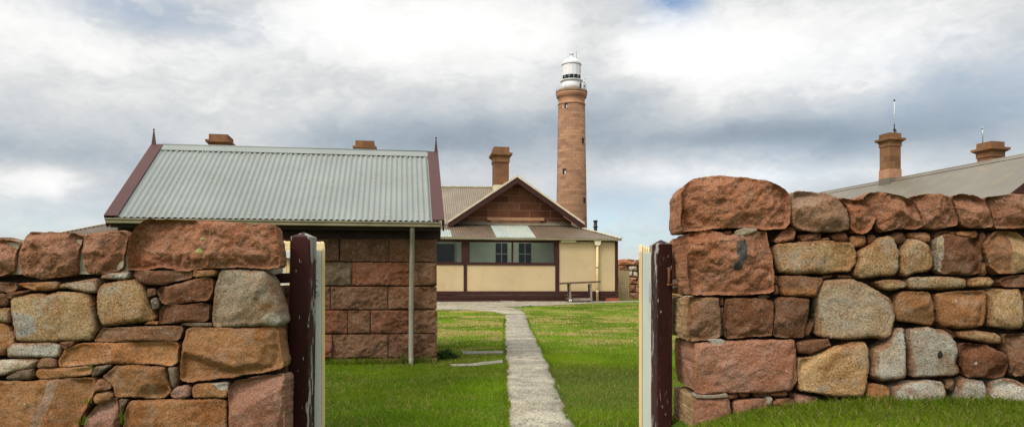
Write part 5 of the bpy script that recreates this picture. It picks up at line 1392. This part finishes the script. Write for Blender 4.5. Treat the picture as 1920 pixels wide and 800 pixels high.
# ------------------------------------------------------------------ grass
def grass_material():
    m, nt, b = mat('grass blades')
    at = nt.node('ShaderNodeAttribute', attribute_name='Col')
    nt.l.new(at.outputs['Color'], b.inputs['Base Color']); b.inputs['Roughness'].default_value = .8; b.inputs['Specular IOR Level'].default_value = .08
    tr = nt.node('ShaderNodeBsdfTranslucent'); nt.l.new(nt.mix(1.0, at.outputs['Color'], (1.5, 1.5, .8), 'MULTIPLY'), tr.inputs[0])
    mx = nt.node('ShaderNodeMixShader'); mx.inputs[0].default_value = .3
    nt.l.new(b.outputs[0], mx.inputs[1]); nt.l.new(tr.outputs[0], mx.inputs[2]); nt.l.new(mx.outputs[0], nt.n['Material Output'].inputs[0])
    return m
M['grass'] = grass_material()
def blades(name, P, h, w, lean, cols, curl=.5, parent=None):
    n = len(P); a = rng.random(n) * 2 * np.pi; ln = lean * (.3 + rng.random(n)) * h
    fa = rng.random(n) * 2 * np.pi                                     # facing of the blade's width
    sx = np.cos(fa) * w / 2; sy = np.sin(fa) * w / 2
    dx = np.cos(a) * ln; dy = np.sin(a) * ln
    V = np.zeros((n, 5, 3))
    V[:, 0] = P; V[:, 0, 0] -= sx; V[:, 0, 1] -= sy
    V[:, 1] = P; V[:, 1, 0] += sx; V[:, 1, 1] += sy
    mid = P.copy(); mid[:, 0] += dx * .35; mid[:, 1] += dy * .35; mid[:, 2] += h * .6
    V[:, 2] = mid; V[:, 2, 0] += sx * .75; V[:, 2, 1] += sy * .75
    V[:, 3] = mid; V[:, 3, 0] -= sx * .75; V[:, 3, 1] -= sy * .75
    V[:, 4] = P; V[:, 4, 0] += dx; V[:, 4, 1] += dy; V[:, 4, 2] += h * (1 - .25 * curl * lean)
    V = V.reshape(-1, 3)
    if parent is not None: V = V - np.array(ORI[parent.name])
    base = np.arange(n) * 5
    loops = np.stack([base, base + 1, base + 2, base + 3, base + 3, base + 2, base + 4], 1).ravel()
    starts = np.stack([np.arange(n) * 7, np.arange(n) * 7 + 4], 1).ravel()
    me = bpy.data.meshes.new(name)
    me.vertices.add(n * 5); me.vertices.foreach_set('co', V.astype(np.float32).ravel())
    me.loops.add(len(loops)); me.loops.foreach_set('vertex_index', loops.astype(np.int32))
    me.polygons.add(len(starts)); me.polygons.foreach_set('loop_start', starts.astype(np.int32))
    me.update(calc_edges=True)
    C = np.repeat(np.concatenate([cols, np.ones((n, 1))], 1)[:, None, :], 5, 1)
    at = me.attributes.new('Col', 'FLOAT_COLOR', 'POINT'); at.data.foreach_set('color', C.astype(np.float32).ravel())
    me.materials.append(M['grass']); me.validate()
    return link(name, me, parent)
def vnoise(x, y, s, seed=0):
    """Cheap smooth value noise on arrays."""
    r = np.random.default_rng(seed).random((64, 64)); X = x * s; Y = y * s
    xi = np.floor(X).astype(int); yi = np.floor(Y).astype(int); fx = X - xi; fy = Y - yi
    fx = fx * fx * (3 - 2 * fx); fy = fy * fy * (3 - 2 * fy); g = lambda i, j: r[i % 64, j % 64]
    return (g(xi, yi) * (1 - fx) + g(xi + 1, yi) * fx) * (1 - fy) + (g(xi, yi + 1) * (1 - fx) + g(xi + 1, yi + 1) * fx) * fy
def grass_cols(x, y, dryness=.0):
    n = len(x); t = rng.random(n); p = .6 * vnoise(x, y, 1.3, 1) + .4 * vnoise(x, y, 4.1, 2)
    lo = np.array([.050, .098, .003]); mi = np.array([.094, .165, .005]); hi = np.array([.145, .215, .010]); straw = np.array([.36, .28, .11])
    k = np.clip(p * .75 + t * .5 - .1, 0, 1)[:, None]
    c = np.where(k < .5, lo + (mi - lo) * k * 2, mi + (hi - mi) * (k - .5) * 2)
    dp = .5 * vnoise(x, y, .9, 3) + .5 * vnoise(x, y, 2.3, 4)
    isdry = (rng.random(n) < .04 + dryness * np.clip((dp - .45) * 5, 0, 1))[:, None]
    far = sstep(8.5, 15, y)[:, None]
    big = (.55 * vnoise(x, y * .7, .45, 21) + .45 * vnoise(x, y * .6, 1.1, 22))[:, None]
    c = c * (.78 + .62 * sstep(.25, .75, big)) * (1 + .32 * far) * np.array([1.10, 1.04, 1.0])
    sage = sstep(.5, .75, vnoise(x + 9, y * .8, .5, 23))[:, None] * (1 - far) * .45
    c = c * (1 - sage) + np.array([.12, .14, .045]) * sage
    return np.where(isdry, straw * (.45 + .45 * rng.random((n, 1))) * (1 + .75 * far), c)
def scatter(n, x0, x1, y0, y1, wall_gap=True):
    x = x0 + (x1 - x0) * rng.random(n); y = y0 + (y1 - y0) * rng.random(n)
    xl_ = np.interp(y, *Lx); xr_ = np.interp(y, *Rx)
    rag = (vnoise(x, y, 7, 9) - .35) * .07
    ok = (x < xl_ - .0 + rag) | (x > xr_ - rag)
    px = CX + x / y * F
    ok &= (np.abs(px - 960) < 1040)
    # keep clear of the outbuilding and the paving strips
    q = np.stack([x - OB.o.x, y - OB.o.y], 1); uu = q @ np.array([OB.e1.x, OB.e1.y]); ww = q @ np.array([OB.e2.x, OB.e2.y])
    ok &= ~((uu < -.085) & (ww > WW - .02) & (ww < 2 * HB - WW))
    z = ground(x, y); py = HY + (CAMZ - z) / y * F
    ok &= ~((px > 846) & (px < 946) & (np.abs(py - (685.8 - (px - 846) * .062)) < 2.2))
    ok &= ~((px > 868) & (px < 946) & (np.abs(py - 661.8) < 2.0))
    q2 = np.stack([x - CT.o.x, y - CT.o.y], 1); w2 = q2 @ np.array([CT.e2.x, CT.e2.y])
    near_ap = np.interp(px, [600, 820, 880, 925, 946, 948, 970, 1000, 1060, 1100, 1160, 1205, 1400], [579.5, 580.5, 581.5, 584.5, 589, 576.5, 575, 574.5, 571.5, 569.2, 567, 566, 560])
    ok &= (py > near_ap - .5) | (y < 20)
    return x[ok], y[ok], z[ok]
def stuff(o): return tag(o, kind='stuff')
S_ = lambda x, y, z: np.stack([x, y, z - .004], 1)
x, y, z = scatter(90000, .45, 3.2, 2.3, 4.02); hh = (.030 + .025 * rng.random(len(x))) * (1 + .3 * vnoise(x, y, 3, 6)); ok = x > .0
o = stuff(blades('grass', S_(x, y, z), hh, .0036, .8, grass_cols(x, y, .15))); tag(o, 'short green mown grass on the bank before the right wall', 'grass')
x, y, z = scatter(4200, .80, 3.2, 3.74, 4.0); y = 4.0 - (4.0 - y) ** 1.0 * (.4 + .6 * rng.random(len(x))); dn_ = vnoise(x, y * 0, 5, 8); ok = rng.random(len(x)) < .35 + dn_
x, y, z = x[ok], y[ok], ground(x[ok], y[ok]); hh = (.038 + .065 * rng.random(len(x)) ** 1.6) * (.6 + .7 * vnoise(x, y * 0, 6, 12))
o = stuff(blades('grass', S_(x, y, z), hh, .0050, .65, grass_cols(x, y, .1), 1.0)); tag(o, 'longer unmown grass along the foot of the right wall', 'grass')
x, y, z = scatter(270000, -3.4, 2.6, 4.55, 13.8); ok = rng.random(len(x)) > (y - 10.2) / 3.6; x, y, z = x[ok], y[ok], z[ok]; hh = (.020 + .022 * rng.random(len(x))) * (.7 + .6 * vnoise(x, y, 1.5, 6))
o = stuff(blades('grass', S_(x, y, z), hh, .0055, .9, grass_cols(x, y, .16))); tag(o, 'mown lawn each side of the path', 'grass')
x, y, z = scatter(110000, -3.2, 6.5, 10.2, 31.5); ok = rng.random(len(x)) < .15 + (y - 10.2) / 3.6; x, y, z = x[ok], y[ok], z[ok]; hh = .022 + .022 * rng.random(len(x))
o = stuff(blades('grass', S_(x, y, z), hh, .014, .9, grass_cols(x, y, 1.0))); tag(o, 'lawn with dry patches in front of the cottage', 'grass')
# taller fringe along the outbuilding and the path's edge
t = rng.random(2600); u_ = -3.6 + 3.5 * t; w_ = WW - .03 - .13 * rng.random(len(t)) ** 1.5
P = np.stack([OB.o.x + OB.e1.x * u_ + OB.e2.x * w_, OB.o.y + OB.e1.y * u_ + OB.e2.y * w_], 1); z = ground(P[:, 0], P[:, 1])
o = stuff(blades('grass', S_(P[:, 0], P[:, 1], z), .05 + .08 * rng.random(len(t)), .007, .6, grass_cols(P[:, 0], P[:, 1], .4) * .85)); tag(o, 'uncut grass fringe along the foot of the outbuilding wall', 'grass')
y = 5 + 17 * rng.random(9000); sd_ = rng.random(len(y)) < .5; rg_ = .07 * np.clip(vnoise(y * 0 + sd_ * 5, y, 3.3, 31) - .35, 0, 1); x = np.where(sd_, np.interp(y, *Lx) - .03 * rng.random(len(y)) + rg_, np.interp(y, *Rx) + .03 * rng.random(len(y)) - .008 - rg_); z = ground(x, y)
o = stuff(blades('grass', S_(x, y, z + .01), .035 + .03 * rng.random(len(y)), .006, .9, grass_cols(x, y, .2) * .8)); tag(o, 'ragged grass edging the concrete path', 'grass')

# ------------------------------------------------------------------ small plants
def tuft(name, label, cat, loc, n, h, w, spread, col, lean=.7, group=None):
    o = thing(name, label, cat, loc, group); L = Vector(loc)
    P = np.array([[L.x + rng.normal() * spread, L.y + rng.normal() * spread * .5, L.z - .01] for _ in range(n)])
    c = np.array(col)[None] * (.6 + .9 * rng.random((n, 1)))
    blades('leaves', P, h * (.45 + .55 * rng.random(n)), w, lean, c, 1.0, o)
    return o
for px, py, n, h, lab in ((229, 790, 10, .13, 'taller grass tuft growing in a joint low in the left wall'), (152, 792, 14, .075, 'small grass tuft beside the huge orange block low in the left wall'),
                          (163, 752, 9, .05, 'tiny grass sprig between the huge orange block and small red stones in the left wall'), (172, 688, 8, .045, 'sprig of grass under the long orange slab in the left wall')):
    p = on_depth(px, py, DW - .005); tuft('grass_tuft', lab, 'grass tuft', p, n, h, .0042, .012, (.10, .15, .012), .5)
p = OB(ud - .10, WW - .08, 0.0); p.z = gz(p.x, p.y); tuft('strap_leaf_plant', 'yellowish strap leaved plant left of the grey downpipe at the outbuilding foot', 'plant', p, 34, .26, .014, .045, (.16, .16, .05), .8)
p = OB(ud + .12, WW - .08, 0.0); p.z = gz(p.x, p.y); tuft('strap_leaf_plant', 'strap leaved plant with brown tips right of the downpipe at the outbuilding corner', 'plant', p, 30, .24, .014, .045, (.13, .12, .045), .8)
def weed(name, label, loc, rx, ry, h, n, col):
    o = thing(name, label, 'weed clump', loc); L = Vector(loc)
    V = []; Fc = []; C = []
    for i in range(n):
        a = random.uniform(0, 6.283); r = random.random() ** .5; x = math.cos(a) * r * rx; y = math.sin(a) * r * ry
        z = max(.01, h * (1 - r * r) * random.uniform(.3, 1.05)); s = random.uniform(.012, .028); t = random.uniform(0, 6.283); ti = random.uniform(-.7, .7)
        d1 = Vector((math.cos(t), math.sin(t), ti * .6)) * s; d2 = Vector((-math.sin(t), math.cos(t), random.uniform(-.5, .5))) * s * .6
        p = Vector((x, y, z + noise.noise(Vector((x * 9, y * 9, 0))) * .04)); bb = len(V)
        V += [p - d1, p + d2 * .8, p + d1, p - d2 * .8]; Fc.append((bb, bb + 1, bb + 2, bb + 3)); g = random.uniform(.5, 1.5); C += [(col[0] * g, col[1] * g, col[2] * g, 1)] * 4
    me = bpy.data.meshes.new('leaves'); me.from_pydata(V, [], Fc); me.materials.append(M['grass'])
    at = me.attributes.new('Col', 'FLOAT_COLOR', 'POINT'); at.data.foreach_set('color', np.array(C, np.float32).ravel())
    link('leaves', me, o); return o
p = on_ground(838, 672); p.x -= .02; weed('weed_clump', 'dark green leafy weeds spreading from the outbuilding corner towards the path', p, .24, .40, .13, 1700, (.022, .060, .010))
p = on_ground(992, 575); weed('weed_clump', 'small dark weed on the concrete edge before the cottage', p, .28, .15, .06, 260, (.04, .08, .012))
p = on_ground(848, 667.5); st_ = thing('pebble', 'small whitish stone lying in the weeds by the outbuilding corner', 'stone', p)
b = MB(); b.smooth = True; bm = [(.0, -.02), (.035, -.005), (.045, .03), (.03, .055), (.0, .062)]; b.lathe(p, bm, 9); b.build('surface', M['hub'], st_)
# marks on individual stones: moss spots, dark stain
mo = paint('yellow green lichen', (.27, .29, .09), .95, .2, 40, .2)
def blot(parent, name, px, py, rx, ry, m, seed, lift):
    """Thin irregular crust lying on a stone's face (found by casting onto the wall)."""
    deps = bpy.context.evaluated_depsgraph_get(); rs_ = random.Random(seed); pts = []
    rings = 4; n = 18; vs = []
    for k in range(rings + 1):
        for j in range(n):
            t = 2 * math.pi * j / n; rr = k / rings * (1 + .35 * noise.noise(Vector((math.cos(t) * 1.5, math.sin(t) * 1.5, seed))) + .15 * noise.noise(Vector((math.cos(t) * 4, math.sin(t) * 4, seed))))
            p = on_depth(px + rx * rr * math.cos(t), py + ry * rr * math.sin(t), DW)
            hit, loc, nrm, *_ = SC.ray_cast(deps, Vector((p.x, DW - .5, p.z)), Vector((0, 1, 0)), distance=.9)
            q = loc if hit else p
            vs.append(q + Vector((0, -lift * (1 - .9 * (k / rings) ** 4), 0)))
    fs = []
    for k in range(rings):
        for j in range(n): fs.append((k * n + j, k * n + (j + 1) % n, (k + 1) * n + (j + 1) % n, (k + 1) * n + j))
    b = MB(); b.smooth = True; b.add(vs, fs); return b.build(name, m, parent)
bpy.context.view_layer.update()
blot(lw, 'lichen_spot', 377, 471, 7, 4.5, mo, 3, .003); blot(lw, 'lichen_spot', 382, 448, 4, 2.2, mo, 5, .003)
sm = paint('dark grey stain', (.055, .052, .048), .95, .3, 30, .3)
blot(rw, 'stain', 1388, 470, 12.5, 26, sm, 8, .0025); blot(rw, 'stain', 1381, 498, 9, 9, sm, 12, .0025)
blot(rw, 'drill_hole', 1760, 664, 5, 7, M['black'], 21, .002)

# ------------------------------------------------------------------ sky
w = bpy.data.worlds.new('World'); SC.world = w; w.use_nodes = True
nt = NT(w.node_tree); bg = nt.n['Background']; bg.inputs['Strength'].default_value = .1
SUN = Vector((-.50, -.55, .80)).normalized()
sky = nt.node('ShaderNodeTexSky', sky_type='NISHITA'); sky.sun_disc = False
sky.sun_elevation = math.asin(SUN.z); sky.sun_rotation = math.atan2(SUN.x, SUN.y)
sky.air_density = 1.0; sky.dust_density = .6; sky.ozone_density = 1.5
dirv = nt.node('ShaderNodeTexCoord').outputs['Generated']
sep = nt.node('ShaderNodeSeparateXYZ'); nt.l.new(dirv, sep.inputs[0])
def vec_noise(vec, scale, detail, rough):
    n = nt.node('ShaderNodeTexNoise'); nt.l.new(vec, n.inputs['Vector']); n.inputs['Scale'].default_value = scale; n.inputs['Detail'].default_value = detail; n.inputs['Roughness'].default_value = rough
    return n
dstr = scale_vec(nt, dirv, 1, 1, 2.1)
warp = nt.vmath('SUBTRACT', vec_noise(dstr, 3.0, 5, .6).outputs['Color'], (.5, .5, .5))
wsep = nt.node('ShaderNodeSeparateXYZ'); nt.l.new(warp, wsep.inputs[0])
az = nt.math('ADD', nt.math('ARCTAN2', sep.outputs[0], sep.outputs[1]), nt.math('MULTIPLY', wsep.outputs[0], .24))
el = nt.math('ADD', nt.math('ARCSINE', sep.outputs[2]), nt.math('MULTIPLY', wsep.outputs[1], .085))
def ang(px, py):
    a = math.atan((px - CX) / F); return a, math.atan((HY - py) / F * math.cos(a))
def gauss(px, py, sx, sy):
    a, e = ang(px, py); ia, ie = F / sx, F / sy
    da = nt.math('MULTIPLY_ADD', az, ia, -a * ia); de = nt.math('MULTIPLY_ADD', el, ie, -e * ie)
    r2 = nt.math('MULTIPLY_ADD', da, da, nt.math('MULTIPLY', de, de))
    return nt.math('POWER', math.e, nt.math('MULTIPLY', r2, -1.0))
CL = [(700, 60, 330, 100, .20), (80, 60, 160, 90, .12), (1225, 95, 80, 48, .26), (1420, 120, 200, 90, .15), (1700, 60, 300, 80, .10), (380, 215, 260, 50, .05), (115, 348, 100, 30, .22), (1000, 90, 120, 90, .05),
      (880, 258, 200, 42, -.26), (640, 268, 170, 26, -.07), (1130, 225, 110, 48, -.20), (1420, 270, 240, 32, -.28), (1800, 215, 190, 75, -.15), (60, 285, 190, 26, -.10), (250, 345, 60, 50, -.06), (1560, 335, 190, 24, .10),
      (1240, 335, 150, 26, .10), (1130, 395, 140, 30, -.04), (1180, 440, 160, 20, -.06), (320, 40, 120, 38, -.13), (40, 420, 160, 22, .08), (950, 160, 120, 40, -.04), (1075, 120, 70, 60, -.09), (560, 330, 300, 30, -.01)]
acc = None
for px, py, sx, sy, amp in CL:
    g = nt.math('MULTIPLY', gauss(px, py, sx, sy), amp); acc = g if acc is None else nt.math('ADD', acc, g)
f1 = nt.math('SUBTRACT', vec_noise(scale_vec(nt, dirv, 1, 1, 1.9), 4.6, 10, .56).outputs['Fac'], .5)
f2 = nt.math('SUBTRACT', vec_noise(nt.vmath('ADD', scale_vec(nt, dirv, 1, 1, 1.35), warp), 12.0, 7, .50).outputs['Fac'], .5)
lum = nt.math('ADD', nt.math('ADD', nt.math('MULTIPLY', f1, .40), nt.math('MULTIPLY', f2, .16)), nt.math('ADD', acc, .785))
cloud = nt.ramp(lum, [(.46, (.235, .29, .345)), (.62, (.33, .385, .437)), (.74, (.455, .495, .53)), (.84, (.60, .615, .622)), (.92, (.77, .772, .765)), (1.0, (.86, .86, .85))])
# an overcast sky is brightest overhead; raised further out of view for top light
ov = nt.node('ShaderNodeMath', operation='MULTIPLY_ADD'); nt.l.new(nt.ramp(nt.math('ARCSINE', sep.outputs[2]), [(.42, 0.0), (.85, 1.0)]), ov.inputs[0]); ov.inputs[1].default_value = 1.0; ov.inputs[2].default_value = 1.0
c10 = nt.node('ShaderNodeVectorMath', operation='SCALE'); nt.l.new(cloud, c10.inputs[0]); nt.l.new(nt.math('MULTIPLY', ov.outputs[0], 10.0), c10.inputs['Scale'])
gaps = None
for px, py, sx, sy, amp in [(1222, 18, 62, 30, .95), (330, 45, 150, 30, .26), (250, 20, 70, 30, .2), (1150, 415, 170, 50, .60), (60, 412, 220, 34, .40), (1450, 335, 220, 40, .20), (1800, 150, 260, 70, .18)]:
    g = nt.math('MULTIPLY', gauss(px, py, sx, sy), amp); gaps = g if gaps is None else nt.math('ADD', gaps, g)
gm_ = nt.math('MULTIPLY', gaps, nt.ramp(f2, [(.0, 1.0), (.22, .35)]), clamp=True)
skyc = nt.mix(gm_, c10.outputs[0], nt.mix(1.0, sky.outputs[0], (1.25, 1.25, 1.25), 'MULTIPLY'))
# unseen glow round the sun, added high behind the viewer for warm soft light
dt = nt.node('ShaderNodeVectorMath', operation='DOT_PRODUCT'); nt.l.new(dirv, dt.inputs[0]); dt.inputs[1].default_value = SUN
gl_ = nt.math('MULTIPLY', nt.math('POWER', math.e, nt.math('MULTIPLY_ADD', dt.outputs['Value'], 7.0, -7.0)), 26.0)
gv = nt.node('ShaderNodeVectorMath', operation='SCALE'); gv.inputs[0].default_value = (1.0, .93, .83); nt.l.new(gl_, gv.inputs['Scale'])
nt.l.new(nt.vmath('ADD', skyc, gv.outputs[0]), bg.inputs['Color'])

# ------------------------------------------------------------------ sun and camera
sl = bpy.data.lights.new('sun', 'SUN'); sl.energy = 1.5; sl.angle = R(14); sl.color = (1.0, .95, .87)
so = bpy.data.objects.new('sun', sl); COL.objects.link(so); so.rotation_euler = SUN.to_track_quat('Z', 'Y').to_euler(); so.location = (-20, -20, 40)
cam = bpy.data.cameras.new('camera'); co = bpy.data.objects.new('camera', cam); COL.objects.link(co)
co.location = (0, 0, CAMZ); co.rotation_euler = (R(90), 0, 0)
cam.sensor_width = 36; cam.lens = 36 * F / 1920; cam.shift_y = (HY - 400) / 1920; cam.clip_end = 6000; cam.clip_start = .05
SC.camera = co
SC.view_settings.view_transform = 'Standard'; SC.view_settings.look = 'None'; SC.view_settings.exposure = .25; SC.view_settings.gamma = 1; SC.view_settings.use_curve_mapping = False
SC.cycles.max_bounces = 6; SC.cycles.transparent_max_bounces = 8; SC.cycles.use_denoising = True; SC.cycles.denoising_prefilter = 'NONE'
